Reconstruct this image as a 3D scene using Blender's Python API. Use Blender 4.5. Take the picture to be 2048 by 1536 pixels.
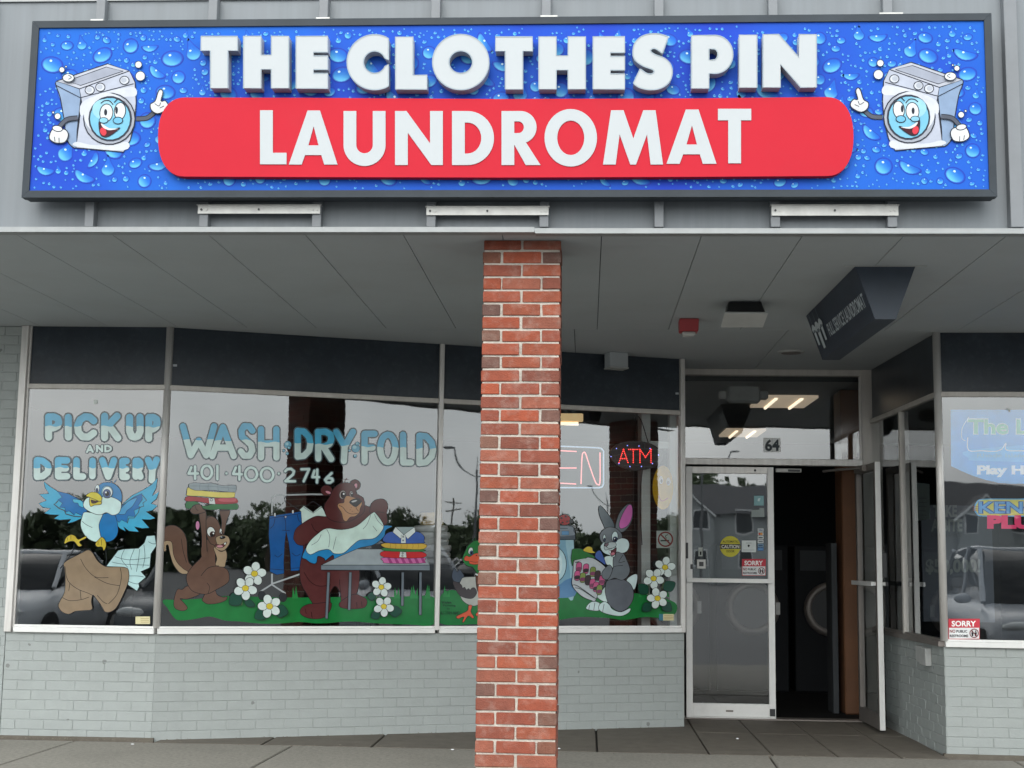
import bpy, bmesh, math, random
from mathutils import Vector, Matrix
from mathutils.geometry import tessellate_polygon, delaunay_2d_cdt

for o in list(bpy.data.objects): bpy.data.objects.remove(o)
S = bpy.context.scene
C = S.collection
random.seed(7)
R = math.radians

# ------------------------------------------------------------------ camera
FPX, HY, VX, ROLL, CH = 2718.1, 1119.24, 1178.13, 0.798, 1.268     # focal length etc. in photo pixels (2048 wide)
class Eye:
    def __init__(s):
        p = math.atan((HY-768)/FPX); yw = math.atan((VX-1024)/math.hypot(FPX, HY-768)); r = R(ROLL)
        Z = Matrix.Rotation(yw, 3, 'Z')
        F = Z @ Vector((0, math.cos(p), math.sin(p))); Rr = Z @ Vector((1, 0, 0)); U = Z @ Vector((0, -math.sin(p), math.cos(p)))
        s.F = F; s.R = math.cos(r)*Rr + math.sin(r)*U; s.U = -math.sin(r)*Rr + math.cos(r)*U; s.o = Vector((0, 0, CH))
    def ray(s, x, y): return s.F*FPX + s.R*(x-1024) + s.U*(768-y)
    def onz(s, x, y, z):
        d = s.ray(x, y); return s.o + d*((z-CH)/d.z)
    def ony(s, x, y, Y):
        d = s.ray(x, y); return s.o + d*(Y/d.y)
eye = Eye()
cd = bpy.data.cameras.new('camera'); cam = bpy.data.objects.new('camera', cd); C.objects.link(cam)
M3 = Matrix((eye.R, eye.U, -eye.F)).transposed()
cam.matrix_world = Matrix.Translation(eye.o) @ M3.to_4x4()
cd.sensor_width = 36; cd.lens = FPX/2048*36; cd.clip_end = 600; cd.clip_start = 0.05
S.camera = cam

# ------------------------------------------------------------------ world, sun, exposure (bright overcast)
W = bpy.data.worlds.new('World'); S.world = W; W.use_nodes = True
nt = W.node_tree; nt.nodes.clear()
sky = nt.nodes.new('ShaderNodeTexSky'); sky.sky_type = 'NISHITA'; sky.sun_disc = False
SUN_EL, SUN_AZ = 40, 190
sky.sun_elevation = R(SUN_EL); sky.sun_rotation = R(SUN_AZ); sky.air_density = 1.6; sky.dust_density = 4.0; sky.ozone_density = 1.0
hs = nt.nodes.new('ShaderNodeHueSaturation'); hs.inputs['Saturation'].default_value = 0.22
mx = nt.nodes.new('ShaderNodeMixRGB'); mx.inputs[0].default_value = 0.62; cl_n = nt.nodes.new('ShaderNodeTexNoise'); cl_n.inputs['Scale'].default_value = 3.2; cl_n.inputs['Detail'].default_value = 7; cl_n.inputs['Roughness'].default_value = .55
cl_r = nt.nodes.new('ShaderNodeValToRGB'); cl_r.color_ramp.elements[0].position = .36; cl_r.color_ramp.elements[0].color = (5.2, 5.8, 6.2, 1); cl_r.color_ramp.elements[1].position = .66; cl_r.color_ramp.elements[1].color = (12.3, 13.0, 13.2, 1)
cl_t = nt.nodes.new('ShaderNodeTexCoord'); nt.links.new(cl_t.outputs['Generated'], cl_n.inputs['Vector']); nt.links.new(cl_n.outputs[0], cl_r.inputs[0]); nt.links.new(cl_r.outputs[0], mx.inputs[2])   # the broken cloud layer
bg = nt.nodes.new('ShaderNodeBackground'); bg.inputs['Strength'].default_value = 0.15
wo = nt.nodes.new('ShaderNodeOutputWorld')
nt.links.new(sky.outputs[0], hs.inputs['Color']); nt.links.new(hs.outputs[0], mx.inputs[1])
nt.links.new(mx.outputs[0], bg.inputs[0]); nt.links.new(bg.outputs[0], wo.inputs[0])
sl = bpy.data.lights.new('sun', 'SUN'); sl.energy = 0.5; sl.angle = R(50); sl.color = (1, .99, .96)
so = bpy.data.objects.new('sun', sl); C.objects.link(so)
sd = Vector((math.sin(R(SUN_AZ))*math.cos(R(SUN_EL)), math.cos(R(SUN_AZ))*math.cos(R(SUN_EL)), math.sin(R(SUN_EL))))
so.rotation_euler = sd.to_track_quat('Z', 'Y').to_euler(); so.location = (0, -5, 20)
S.view_settings.view_transform = 'Standard'; S.view_settings.look = 'None'; S.view_settings.gamma = 1
S.view_settings.use_curve_mapping = False; S.view_settings.exposure = 1.2
S.render.engine = 'CYCLES'

# ------------------------------------------------------------------ helpers
def lin(v): v /= 255; return v/12.92 if v <= .04045 else ((v+.055)/1.055)**2.4
def rgb(r, g, b, k=1.0): return (min(lin(r)*k, .9), min(lin(g)*k, .9), min(lin(b)*k, .9), 1)
WO = {}                                                              # world origin of every object
def worg(o): return WO.get(o.name, Vector((0, 0, 0)))
def tag(o, label=None, cat=None, group=None, kind=None):
    if label: o['label'] = label
    if cat: o['category'] = cat
    if group: o['group'] = group
    if kind: o['kind'] = kind
    return o
def thing(name, loc, label, cat, group=None):
    o = bpy.data.objects.new(name, None); o.empty_display_size = .1; C.objects.link(o)
    o.location = loc; WO[o.name] = Vector(loc); return tag(o, label, cat, group)
def link(o, parent=None, world=(0, 0, 0)):
    C.objects.link(o); w = Vector(world)
    if parent: o.parent = parent; o.location = w - worg(parent)
    else: o.location = w
    WO[o.name] = w; return o
def mesh(name, verts, faces, mat, parent=None, org=None, smooth=False, label=None):
    "verts in world space; org = world origin of the new object"
    if org is None: org = worg(parent) if parent else Vector((0, 0, 0))
    org = Vector(org)
    me = bpy.data.meshes.new(name); me.from_pydata([Vector(v)-org for v in verts], [], faces)
    me.materials.append(mat) if mat else None
    if smooth: me.polygons.foreach_set('use_smooth', [True]*len(me.polygons))
    me.update()
    o = bpy.data.objects.new(name, me); link(o, parent, org)
    if label: o['label'] = label
    return o
class MB:
    def __init__(s): s.v = []; s.f = []
    def add(s, v, f):
        n = len(s.v); s.v += [Vector(p) for p in v]; s.f += [tuple(i+n for i in q) for q in f]; return s
    def box8(s, p): return s.add(p, [(0,3,2,1),(4,5,6,7),(0,1,5,4),(1,2,6,5),(2,3,7,6),(3,0,4,7)])
    def box(s, a, b):
        (x0,y0,z0),(x1,y1,z1) = a, b
        return s.box8([(x0,y0,z0),(x1,y0,z0),(x1,y1,z0),(x0,y1,z0),(x0,y0,z1),(x1,y0,z1),(x1,y1,z1),(x0,y1,z1)])
    def cyl(s, a, b, r, n=12, r2=None, caps=True):
        a, b = Vector(a), Vector(b); d = (b-a).normalized(); u = d.orthogonal().normalized(); w = d.cross(u); r2 = r if r2 is None else r2
        v = [a+(u*math.cos(2*math.pi*i/n)+w*math.sin(2*math.pi*i/n))*r for i in range(n)]
        v += [b+(u*math.cos(2*math.pi*i/n)+w*math.sin(2*math.pi*i/n))*r2 for i in range(n)]
        f = [(i,(i+1)%n,n+(i+1)%n,n+i) for i in range(n)]
        if caps: f += [tuple(range(n-1,-1,-1)), tuple(range(n,2*n))]
        return s.add(v, f)
    def tube(s, pts, r, n=8):
        for a, b in zip(pts, pts[1:]): s.cyl(a, b, r, n)
        return s
    def ball(s, c, rx, ry, rz, nu=12, nv=8):
        c = Vector(c); v = []
        for j in range(nv+1):
            t = math.pi*j/nv
            for i in range(nu):
                p = 2*math.pi*i/nu; v.append(c+Vector((rx*math.sin(t)*math.cos(p), ry*math.sin(t)*math.sin(p), rz*math.cos(t))))
        f = [(j*nu+i, (j+1)*nu+i, (j+1)*nu+(i+1)%nu, j*nu+(i+1)%nu) for j in range(nv) for i in range(nu)]
        return s.add(v, f)
    def build(s, name, mat, parent=None, org=None, smooth=False, label=None, bevel=0):
        o = mesh(name, s.v, s.f, mat, parent, org, smooth, label)
        if bevel:
            bm = bmesh.new(); bm.from_mesh(o.data)
            bmesh.ops.bevel(bm, geom=[e for e in bm.edges if e.calc_face_angle(0) > .5], offset=bevel, segments=1, affect='EDGES', clamp_overlap=True)
            bm.to_mesh(o.data); bm.free()
        return o

# ------------------------------------------------------------------ materials
def mat(name): 
    m = bpy.data.materials.new(name); m.use_nodes = True; n = m.node_tree; b = n.nodes['Principled BSDF']; return m, n, b
def N(n, t, **k):
    x = n.nodes.new(t)
    for a, v in k.items(): setattr(x, a, v)
    return x
def surf(name, col, rough=.7, metal=0, var=.12, scale=6, bump=0, bscale=40, spec=.5, stretch=(1,1,1), dirt=0, dirtcol=(.05,.045,.04,1), spots=None, objcol=False, dscale=2.0):
    m, n, b = mat(name); L = n.links.new
    tc = N(n, 'ShaderNodeTexCoord'); mp = N(n, 'ShaderNodeMapping'); mp.inputs['Scale'].default_value = stretch
    geo = N(n, 'ShaderNodeNewGeometry'); L(geo.outputs['Position'], mp.inputs[0])
    nz = N(n, 'ShaderNodeTexNoise'); nz.inputs['Scale'].default_value = scale; nz.inputs['Detail'].default_value = 8; nz.inputs['Roughness'].default_value = .62
    L(mp.outputs[0], nz.inputs['Vector'])
    mr = N(n, 'ShaderNodeMapRange'); mr.inputs[1].default_value = .25; mr.inputs[2].default_value = .75; mr.inputs[3].default_value = 1-var; mr.inputs[4].default_value = 1+var
    L(nz.outputs[0], mr.inputs[0])
    mul = N(n, 'ShaderNodeVectorMath', operation='SCALE')
    if objcol:
        oi = N(n, 'ShaderNodeObjectInfo'); L(oi.outputs['Color'], mul.inputs[0])
    else: mul.inputs[0].default_value = col[:3]
    L(mr.outputs[0], mul.inputs['Scale'])
    out = mul.outputs[0]
    if dirt:
        d2 = N(n, 'ShaderNodeTexNoise'); d2.inputs['Scale'].default_value = dscale; d2.inputs['Detail'].default_value = 10; d2.inputs['Roughness'].default_value = .7
        L(mp.outputs[0], d2.inputs['Vector'])
        r2 = N(n, 'ShaderNodeMapRange'); r2.inputs[1].default_value = .5; r2.inputs[2].default_value = .78; r2.inputs[3].default_value = 0; r2.inputs[4].default_value = dirt; L(d2.outputs[0], r2.inputs[0])
        mm = N(n, 'ShaderNodeMixRGB'); L(r2.outputs[0], mm.inputs[0]); L(out, mm.inputs[1]); mm.inputs[2].default_value = dirtcol; out = mm.outputs[0]
    if spots:                                                          # scattered chips, gum and drips of their own shape
        vo = N(n, 'ShaderNodeTexVoronoi'); vo.inputs['Scale'].default_value = spots[0]; vn = N(n, 'ShaderNodeTexNoise'); vn.inputs['Scale'].default_value = spots[0]*6
        va = N(n, 'ShaderNodeVectorMath', operation='MULTIPLY_ADD'); va.inputs[1].default_value = (.02,.02,.02); L(geo.outputs['Position'], vn.inputs['Vector']); L(vn.outputs['Color'], va.inputs[0]); L(geo.outputs['Position'], va.inputs[2]); L(va.outputs[0], vo.inputs['Vector'])
        sp_ = N(n, 'ShaderNodeSeparateColor'); L(vo.outputs['Color'], sp_.inputs[0]); th = N(n, 'ShaderNodeMath', operation='MULTIPLY'); th.inputs[1].default_value = spots[1]; L(sp_.outputs[0], th.inputs[0])
        ls_ = N(n, 'ShaderNodeMath', operation='LESS_THAN'); L(vo.outputs['Distance'], ls_.inputs[0]); L(th.outputs[0], ls_.inputs[1]); ml = N(n, 'ShaderNodeMath', operation='MULTIPLY'); ml.inputs[1].default_value = spots[3]; L(ls_.outputs[0], ml.inputs[0])
        m3 = N(n, 'ShaderNodeMixRGB'); L(ml.outputs[0], m3.inputs[0]); L(out, m3.inputs[1]); m3.inputs[2].default_value = spots[2]; out = m3.outputs[0]
    L(out, b.inputs['Base Color'])
    b.inputs['Roughness'].default_value = rough; b.inputs['Metallic'].default_value = metal; b.inputs['Specular IOR Level'].default_value = spec
    if bump:
        bz = N(n, 'ShaderNodeTexNoise'); bz.inputs['Scale'].default_value = bscale; bz.inputs['Detail'].default_value = 6; L(mp.outputs[0], bz.inputs['Vector'])
        bp = N(n, 'ShaderNodeBump'); bp.inputs['Strength'].default_value = bump; bp.inputs['Distance'].default_value = .004; L(bz.outputs[0], bp.inputs['Height']); L(bp.outputs[0], b.inputs['Normal'])
    return m
def emit(name, col, st):
    m, n, b = mat(name); b.inputs['Base Color'].default_value = col; b.inputs['Emission Color'].default_value = col; b.inputs['Emission Strength'].default_value = st; return m
def paintmat(name, rough=.5, spec=.5):
    m, n, b = mat(name); L = n.links.new
    at = N(n, 'ShaderNodeVertexColor', layer_name='Col')
    geo = N(n, 'ShaderNodeNewGeometry'); nz = N(n, 'ShaderNodeTexNoise'); nz.inputs['Scale'].default_value = 14; nz.inputs['Detail'].default_value = 7; L(geo.outputs['Position'], nz.inputs['Vector'])
    mr = N(n, 'ShaderNodeMapRange'); mr.inputs[1].default_value = .3; mr.inputs[2].default_value = .7; mr.inputs[3].default_value = .9; mr.inputs[4].default_value = 1.08; L(nz.outputs[0], mr.inputs[0])
    mul = N(n, 'ShaderNodeVectorMath', operation='SCALE'); L(mr.outputs[0], mul.inputs['Scale'])
    L(at.outputs[0], mul.inputs[0]); L(mul.outputs[0], b.inputs['Base Color']); b.inputs['Roughness'].default_value = rough; b.inputs['Specular IOR Level'].default_value = spec
    return m
def glass(name, refl=.072, tint=(.95,.97,.97,1), wave=.0011, rough=0.012):
    m, n, b = mat(name); L = n.links.new; n.nodes.remove(b); out = n.nodes['Material Output']
    tr = N(n, 'ShaderNodeBsdfTransparent'); tr.inputs[0].default_value = tint
    gl = N(n, 'ShaderNodeBsdfGlossy'); gl.inputs['Roughness'].default_value = rough; gl.inputs[0].default_value = (.97,.99,1,1)
    geo = N(n, 'ShaderNodeNewGeometry'); nz = N(n, 'ShaderNodeTexNoise'); nz.inputs['Scale'].default_value = 1.6; nz.inputs['Detail'].default_value = 2; L(geo.outputs['Position'], nz.inputs['Vector'])
    bp = N(n, 'ShaderNodeBump'); bp.inputs['Strength'].default_value = 1; bp.inputs['Distance'].default_value = wave; L(nz.outputs[0], bp.inputs['Height']); L(bp.outputs[0], gl.inputs['Normal'])
    fr = N(n, 'ShaderNodeFresnel'); fr.inputs[0].default_value = 1.5
    ma = N(n, 'ShaderNodeMath', operation='MULTIPLY_ADD'); ma.inputs[1].default_value = 1.3; ma.inputs[2].default_value = refl; ma.use_clamp = True; L(fr.outputs[0], ma.inputs[0])
    ms = N(n, 'ShaderNodeMixShader'); L(ma.outputs[0], ms.inputs[0]); L(tr.outputs[0], ms.inputs[1]); L(gl.outputs[0], ms.inputs[2]); L(ms.outputs[0], out.inputs[0])
    return m
MT = {}
MT['alu'] = surf('brushed aluminium', (.60,.585,.56,1), .40, .35, .10, 5, .15, 60, stretch=(6,6,.6), dirt=.35, dirtcol=(.22,.19,.16,1), dscale=3)
MT['alu_dull'] = surf('dull aluminium', (.50,.475,.44,1), .5, .3, .12, 5, .15, 60, stretch=(6,6,.6), dirt=.45, dirtcol=(.16,.13,.11,1), dscale=2.5)
MT['alu_bright'] = surf('bright aluminium', (.70,.70,.68,1), .42, .1, .10, 9, .1, 60, dirt=.28, dirtcol=(.25,.23,.2,1), dscale=9)
MT['alu_dark'] = surf('bronze and shade-toned aluminium', (.20,.18,.165,1), .5, .5, .1, 8)  # dark metal; also paints shade on the open leaf and side sill
MT['galv'] = surf('galvanised steel', (.36,.36,.345,1), .45, .5, .18, 14, .1, 80, dirt=.3, dirtcol=(.3,.28,.25,1), dscale=9)
MT['gbrick'] = surf('grey painted brick', (.295,.320,.310,1), .62, 0, .05, 9, .5, 70, spots=(6,.10,(.12,.125,.12,1),.7), dirt=.2, dirtcol=(.2,.22,.21,1), dscale=5)
MT['gmortar'] = surf('grey painted mortar', (.280,.304,.294,1), .75, 0, .08, 14, .6, 90)
MT['brick'] = surf('fired brick', (.3,.1,.06,1), .85, 0, .20, 22, .9, 160, objcol=True, dirt=.28, dirtcol=(.42,.36,.31,1), dscale=16)
MT['mortar'] = surf('lime mortar', (.38,.345,.30,1), .95, 0, .25, 40, 1.0, 150, dirt=.6, dirtcol=(.2,.18,.16,1), dscale=7)
MT['soffit'] = surf('painted soffit board', (.355,.385,.40,1), .65, 0, .05, 1.5, .08, 30, spots=(5,.018,(.62,.63,.62,1),.35), dirt=.4, dirtcol=(.29,.285,.28,1), dscale=1.2)
MT['fascia'] = surf('grey fascia sheet', (.148,.164,.176,1), .6, 0, .10, 18, .35, 26, stretch=(1,1,.03), dirt=.3, dirtcol=(.16,.165,.17,1), dscale=14)
MT['batten'] = surf('grey batten', (.145,.155,.165,1), .55, 0, .08, 10)
MT['flash'] = surf('pale flashing', (.24,.25,.25,1), .5, .2, .1, 10)
MT['frame'] = surf('sign frame', (.026,.033,.040,1), .5, 0, .2, 5, spec=.2)
MT['spandrel'] = surf('dark spandrel glass', (.022,.030,.040,1), .3, 0, .25, 5, spec=.35, dirt=.10, dirtcol=(.2,.22,.24,1), dscale=22)
MT['glass'] = glass('window glass')
MT['glass_door'] = glass('door glass', .10, (.8,.84,.84,1), .0009)
MT['paint'] = paintmat('window paint', .09, .42); MT['print'] = paintmat('printed vinyl', .5, .15)
MT['concrete'] = surf('sidewalk concrete', (.205,.193,.165,1), .85, 0, .30, 38, .9, 90, spots=(3.2,.07,(.10,.095,.085,1),.6), dirt=.55, dirtcol=(.125,.115,.098,1), dscale=1.4)
MT['joint'] = surf('joint dirt', (.05,.046,.04,1), .95, 0, .3, 30)
MT['asphalt'] = surf('asphalt', (.10,.10,.10,1), .9, 0, .25, 12, .8, 120)
MT['white'] = surf('white acrylic', (.37,.39,.40,1), .5, 0, .04, 3, spec=.2, dirt=.25, dirtcol=(.26,.28,.29,1), dscale=3)
MT['return'] = surf('letter return', (.36,.37,.38,1), .42, 0, .05, 4)
MT['red'] = surf('red acrylic', (.41,.013,.026,1), .6, 0, .06, 1.5, spec=.12, dirt=.3, dirtcol=(.33,.025,.035,1), dscale=2.5)
MT['dark'] = surf('dark interior', (.03,.034,.038,1), .8, 0, .2, 3)
MT['black'] = surf('black plastic', (.015,.016,.018,1), .4, 0, .1, 5)
MT['navy'] = surf('navy sign sheet', (.030,.042,.060,1), .5, 0, .15, 4)
MT['greybox'] = surf('grey paint metal', (.36,.37,.36,1), .55, 0, .08, 8, dirt=.3, dirtcol=(.12,.1,.09,1), dscale=14)
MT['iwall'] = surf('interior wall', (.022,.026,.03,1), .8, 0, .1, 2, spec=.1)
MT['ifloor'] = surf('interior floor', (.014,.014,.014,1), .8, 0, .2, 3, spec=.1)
MT['orange'] = surf('orange painted wall', (.12,.05,.02,1), .7, 0, .12, 4, dirt=.3, dirtcol=(.2,.08,.03,1))
MT['steel'] = surf('washer steel', (.014,.015,.017,1), .6, 0, .08, 4, spec=.08)
MT['cloth_w'] = surf('white towel', (.68,.69,.70,1), .9, 0, .1, 20, .5, 120)

# ------------------------------------------------------------------ planes of the shopfront
class Plane:
    def __init__(s, P, Q):
        s.P = Vector((P[0], P[1], 0)); q = Vector((Q[0], Q[1], 0)); s.len = (q-s.P).length; s.u = (q-s.P)/s.len
        s.n = Vector((s.u.y, -s.u.x, 0))                            # towards the street
    def at(s, a, z, o=0): return s.P + s.u*a + s.n*o + Vector((0, 0, z))
    def hit(s, x, y, o=0):
        d = eye.ray(x, y); P = s.P+s.n*o; t = (P-eye.o).dot(s.n)/d.dot(s.n); return eye.o+d*t
    def sz(s, x, y, o=0):
        h = s.hit(x, y, o); return (h-s.P).dot(s.u), h.z
    def box(s, mb, a0, a1, z0, z1, o0, o1):
        return mb.box8([s.at(a0,z0,o1), s.at(a1,z0,o1), s.at(a1,z0,o0), s.at(a0,z0,o0), s.at(a0,z1,o1), s.at(a1,z1,o1), s.at(a1,z1,o0), s.at(a0,z1,o0)])
H, ZT, ZS = 2.89, 2.435, .72
ZP, ZB = .772, ZT+.036
pA, pB, pC, pE, pF, pD = (-4.063,9.460), (-2.997,9.480), (.7727,10.9016), (2.4357,9.5632), (4.6,9.49), (2.3697,11.4712)
d0 = eye.onz(1368, 740, H); pD0 = (.7727+.03, pD[1]-.02)
AB, BC, DP, DE, EF = Plane(pA, pB), Plane(pB, pC), Plane(pD0, pD), Plane(pD, pE), Plane(pE, pF)
LW = Plane((-7.0, 9.43), pA)
SIGNY, FY, BATY = 6.50, 6.66, 6.605
class Vert:                                                          # a plane facing the street at depth Y
    def __new__(cls, Y): return Plane((0, Y), (1, Y))
SG = Vert(SIGNY)

# ------------------------------------------------------------------ flat artwork (paint, vinyl print) laid on a plane, point by point
def catmull(p, n=5, closed=True):
    if len(p) < 3: return list(p)
    o = []; m = len(p); rng = range(m) if closed else range(m-1)
    for i in rng:
        if closed: a, b, c_, d = p[(i-1)%m], p[i], p[(i+1)%m], p[(i+2)%m]
        else: a, b, c_, d = p[max(i-1,0)], p[i], p[i+1], p[min(i+2,m-1)]
        for k in range(n):
            t = k/n
            o.append(tuple(.5*((2*b[j])+(-a[j]+c_[j])*t+(2*a[j]-5*b[j]+4*c_[j]-d[j])*t*t+(-a[j]+3*b[j]-3*c_[j]+d[j])*t**3) for j in (0,1)))
    if not closed: o.append(tuple(p[-1]))
    return o
def ell(cx, cy, rx, ry, rot=0, n=22):
    c, s = math.cos(R(rot)), math.sin(R(rot)); return [(cx+rx*math.cos(2*math.pi*i/n)*c-ry*math.sin(2*math.pi*i/n)*s, cy+rx*math.cos(2*math.pi*i/n)*s+ry*math.sin(2*math.pi*i/n)*c) for i in range(n)]
BLK = (28, 30, 34)
class Art:
    def __init__(s, plane, ox=0, oy=0, sc=1.0, base=0.0, step=.00016, k=1.0, mirror=None):
        s.pl, s.ox, s.oy, s.sc, s.base, s.step, s.k, s.mir = plane, ox, oy, sc, base, step, k, mirror
        s.v = []; s.f = []; s.c = []; s.lay = 0
    def px(s, p):
        x, y = s.ox+p[0]/s.sc, s.oy+p[1]/s.sc
        if s.mir: x = s.mir[0]-x; y += s.mir[1]
        return x, y
    def _add(s, pts, faces, cols):
        off = s.base+s.lay*s.step; n = len(s.v)
        for p in pts: s.v.append(s.pl.hit(*s.px(p), off))
        for i, f in enumerate(faces):
            s.f.append(tuple(j+n for j in f))
        s.c += cols
    def flat(s, pts, col, holes=()):
        polys = [[Vector((p[0], p[1], 0)) for p in pts]]+[[Vector((p[0], p[1], 0)) for p in h] for h in holes]
        tri = tessellate_polygon(polys); allp = [p for q in polys for p in q]
        c = rgb(*col, s.k); s._add([(p.x, p.y) for p in allp], tri, [c]*len(allp)); s.lay += 1
    def line(s, pts, w, col=BLK, closed=False, smooth=True):
        if smooth and len(pts) > 2: pts = catmull(pts, 4, closed)
        m = len(pts); L = []; Rr = []
        for i in range(m):
            a = pts[(i-1)%m] if closed or i > 0 else pts[i]; b = pts[(i+1)%m] if closed or i < m-1 else pts[i]
            dx, dy = b[0]-a[0], b[1]-a[1]; l = math.hypot(dx, dy) or 1; nx, ny = -dy/l*w/2, dx/l*w/2
            L.append((pts[i][0]+nx, pts[i][1]+ny)); Rr.append((pts[i][0]-nx, pts[i][1]-ny))
        f = [(i, (i+1)%m, m+(i+1)%m, m+i) for i in range(m if closed else m-1)]
        c = rgb(*col, s.k); s._add(L+Rr, f, [c]*(2*m)); s.lay += 1
    def poly(s, pts, col, w=0, sm=True, oc=BLK, holes=()):
        q = catmull(pts, 4) if sm else pts
        s.flat(q, col, holes)
        if w: s.line(q, w, oc, True, False)
    def ell(s, cx, cy, rx, ry, col, w=0, rot=0, oc=BLK): s.poly(ell(cx, cy, rx, ry, rot), col, w, False, oc)
    def flower(s, cx, cy, r, w=5, rot=0):
        for k in range(5):
            a = R(rot+k*72-90); s.ell(cx+math.cos(a)*r*.6, cy+math.sin(a)*r*.6, r*.44, r*.37, (198,210,206), w, math.degrees(a))
        for k in range(5):
            a = R(rot+k*72-60); s.line([(cx+math.cos(a)*r*.3, cy+math.sin(a)*r*.3), (cx+math.cos(a)*r*.55, cy+math.sin(a)*r*.55)], w*.7)
        s.ell(cx, cy, r*.29, r*.26, (198,178,52), w*.7)
    def leaf(s, x0, y0, x1, y1, w=.35, col=(22,68,54), lw=4):
        dx, dy = x1-x0, y1-y0
        s.poly([(x0,y0), (x0+dx*.35-dy*w, y0+dy*.35+dx*w), (x0+dx*.7-dy*w*.8, y0+dy*.7+dx*w*.8), (x1,y1), (x0+dx*.7+dy*w*.8, y0+dy*.7-dx*w*.8), (x0+dx*.35+dy*w, y0+dy*.35-dx*w)], col, lw)
    def build(s, name, parent, m=None, label=None):
        org = worg(parent) if parent else Vector((0, 0, 0))
        # wind every face towards the street
        f2 = []
        for f in s.f:
            a, b, c = s.v[f[0]], s.v[f[1]], s.v[f[2]]
            f2.append(f if (b-a).cross(c-a).dot(s.pl.n) >= 0 else tuple(reversed(f)))
        o = mesh(name, s.v, f2, m or MT['paint'], parent, org, label=label)
        ca = o.data.color_attributes.new('Col', 'FLOAT_COLOR', 'POINT')
        for i, c in enumerate(s.c): ca.data[i].color = c
        return o
def union(polys, eps=1e-4):
    vs, fs = [], []
    for p in polys:
        n = len(vs); vs += [Vector(q) for q in p]; fs.append(list(range(n, n+len(p))))
    r = delaunay_2d_cdt(vs, [], fs, 1, eps); return [tuple(v) for v in r[0]], [tuple(f) for f, og in zip(r[2], r[5]) if og]

# text from the built-in font, normalised to its own bounding box
def textmesh(txt, bold=0.0, wd=1.0):
    cu = bpy.data.curves.new('t', 'FONT'); cu.body = txt; cu.offset = bold; cu.resolution_u = 3; cu.space_character = wd
    o = bpy.data.objects.new('t', cu); C.objects.link(o); dg = bpy.context.evaluated_depsgraph_get()
    me = bpy.data.meshes.new_from_object(o.evaluated_get(dg)); v = [tuple(p.co[:2]) for p in me.vertices]; f = [tuple(p.vertices) for p in me.polygons]
    bpy.data.objects.remove(o); bpy.data.curves.remove(cu); bpy.data.meshes.remove(me)
    x0, x1 = min(p[0] for p in v), max(p[0] for p in v); y0, y1 = min(p[1] for p in v), max(p[1] for p in v)
    return [((p[0]-x0)/(x1-x0), 1-(p[1]-y0)/(y1-y0)) for p in v], f
def arttext(art, txt, x0, y0, x1, y1, col, bold=.0, shear=0, wd=1.0):
    v, f = textmesh(txt, bold, wd); c = rgb(*col, art.k)
    art._add([(x0+(x1-x0)*p[0]+shear*(1-p[1]), y0+(y1-y0)*p[1]) for p in v], f, [c]*len(v)); art.lay += 1

# ================================================================== ground
def slab(name, pts, z0, z1, m, parent, bev=.004):
    n = len(pts); v = [(p[0], p[1], z0) for p in pts]+[(p[0], p[1], z1) for p in pts]
    f = [tuple(range(n-1, -1, -1)), tuple(range(n, 2*n))]+[(i, (i+1)%n, n+(i+1)%n, n+i) for i in range(n)]
    cx = sum(p[0] for p in pts)/n; cy = sum(p[1] for p in pts)/n
    o = mesh(name, v, f, m, parent, (cx, cy, z1))
    if bev:
        bm = bmesh.new(); bm.from_mesh(o.data)
        bmesh.ops.bevel(bm, geom=[e for e in bm.edges if all(v_.co.z > -1e-5 for v_ in e.verts)], offset=bev, segments=1, affect='EDGES'); bm.to_mesh(o.data); bm.free()
    return o
g = mesh('ground', [(-260,-260,-.16),(260,-260,-.16),(260,5.5,-.16),(-260,5.5,-.16)], [(0,1,2,3)], MT['asphalt']); tag(g, 'dark asphalt parking lot in front of the shop', kind='structure')
g2 = mesh('ground', [(-150,5.5,-.17),(150,5.5,-.17),(150,150,-.17),(-150,150,-.17)], [(0,1,2,3)], MT['asphalt']); tag(g2, 'ground under and behind the shop', kind='structure')
kb = MB().box((-12,5.5,-.16),(12,5.66,-.004)).build('kerb', MT['concrete'], bevel=.012); tag(kb, 'concrete kerb at the sidewalk edge', kind='structure')
sw = mesh('sidewalk', [(-12,5.66,-.03),(12,5.66,-.03),(12,12.2,-.03),(-12,12.2,-.03)], [(0,1,2,3)], MT['joint']); tag(sw, 'worn concrete sidewalk in front of the shop', kind='structure')
jb = eye.onz(575, 1497, 0).x
def front_y(x): return 9.352+.02*(x+3)/5                               # seam between the walk and the entry paving
xs = [jb-6.0, jb-4.5, jb-3, jb-1.5, jb, jb+1.62, jb+3.2, jb+4.8, jb+6.4]
g_ = .007
for x0, x1 in zip(xs, xs[1:]):
    sk = .12
    slab('slab', [(x0-sk+g_,5.66),(x1-sk-g_,5.66),(x1-g_,front_y(x1)-.018),(x0+g_,front_y(x0)-.018)], -.03, 0, MT['concrete'], sw, .006)
def yf(x):                                                            # front line of the shop walls
    if x <= pB[0]: return 9.5
    if x <= pC[0]: return pB[1]+(x-pB[0])/(pC[0]-pB[0])*(pC[1]-pB[1])+.03
    return 11.62
exs = [-2.95,-2.2,-1.45,-.7,.08,.83,1.25,1.68,2.1,2.42]
MT['concrete2'] = surf('entry paving', (.112,.098,.078,1), .8, 0, .22, 9, .6, 110, spots=(4,.05,(.06,.055,.048,1),.6), dirt=.6, dirtcol=(.07,.062,.05,1), dscale=1.8)
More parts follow.
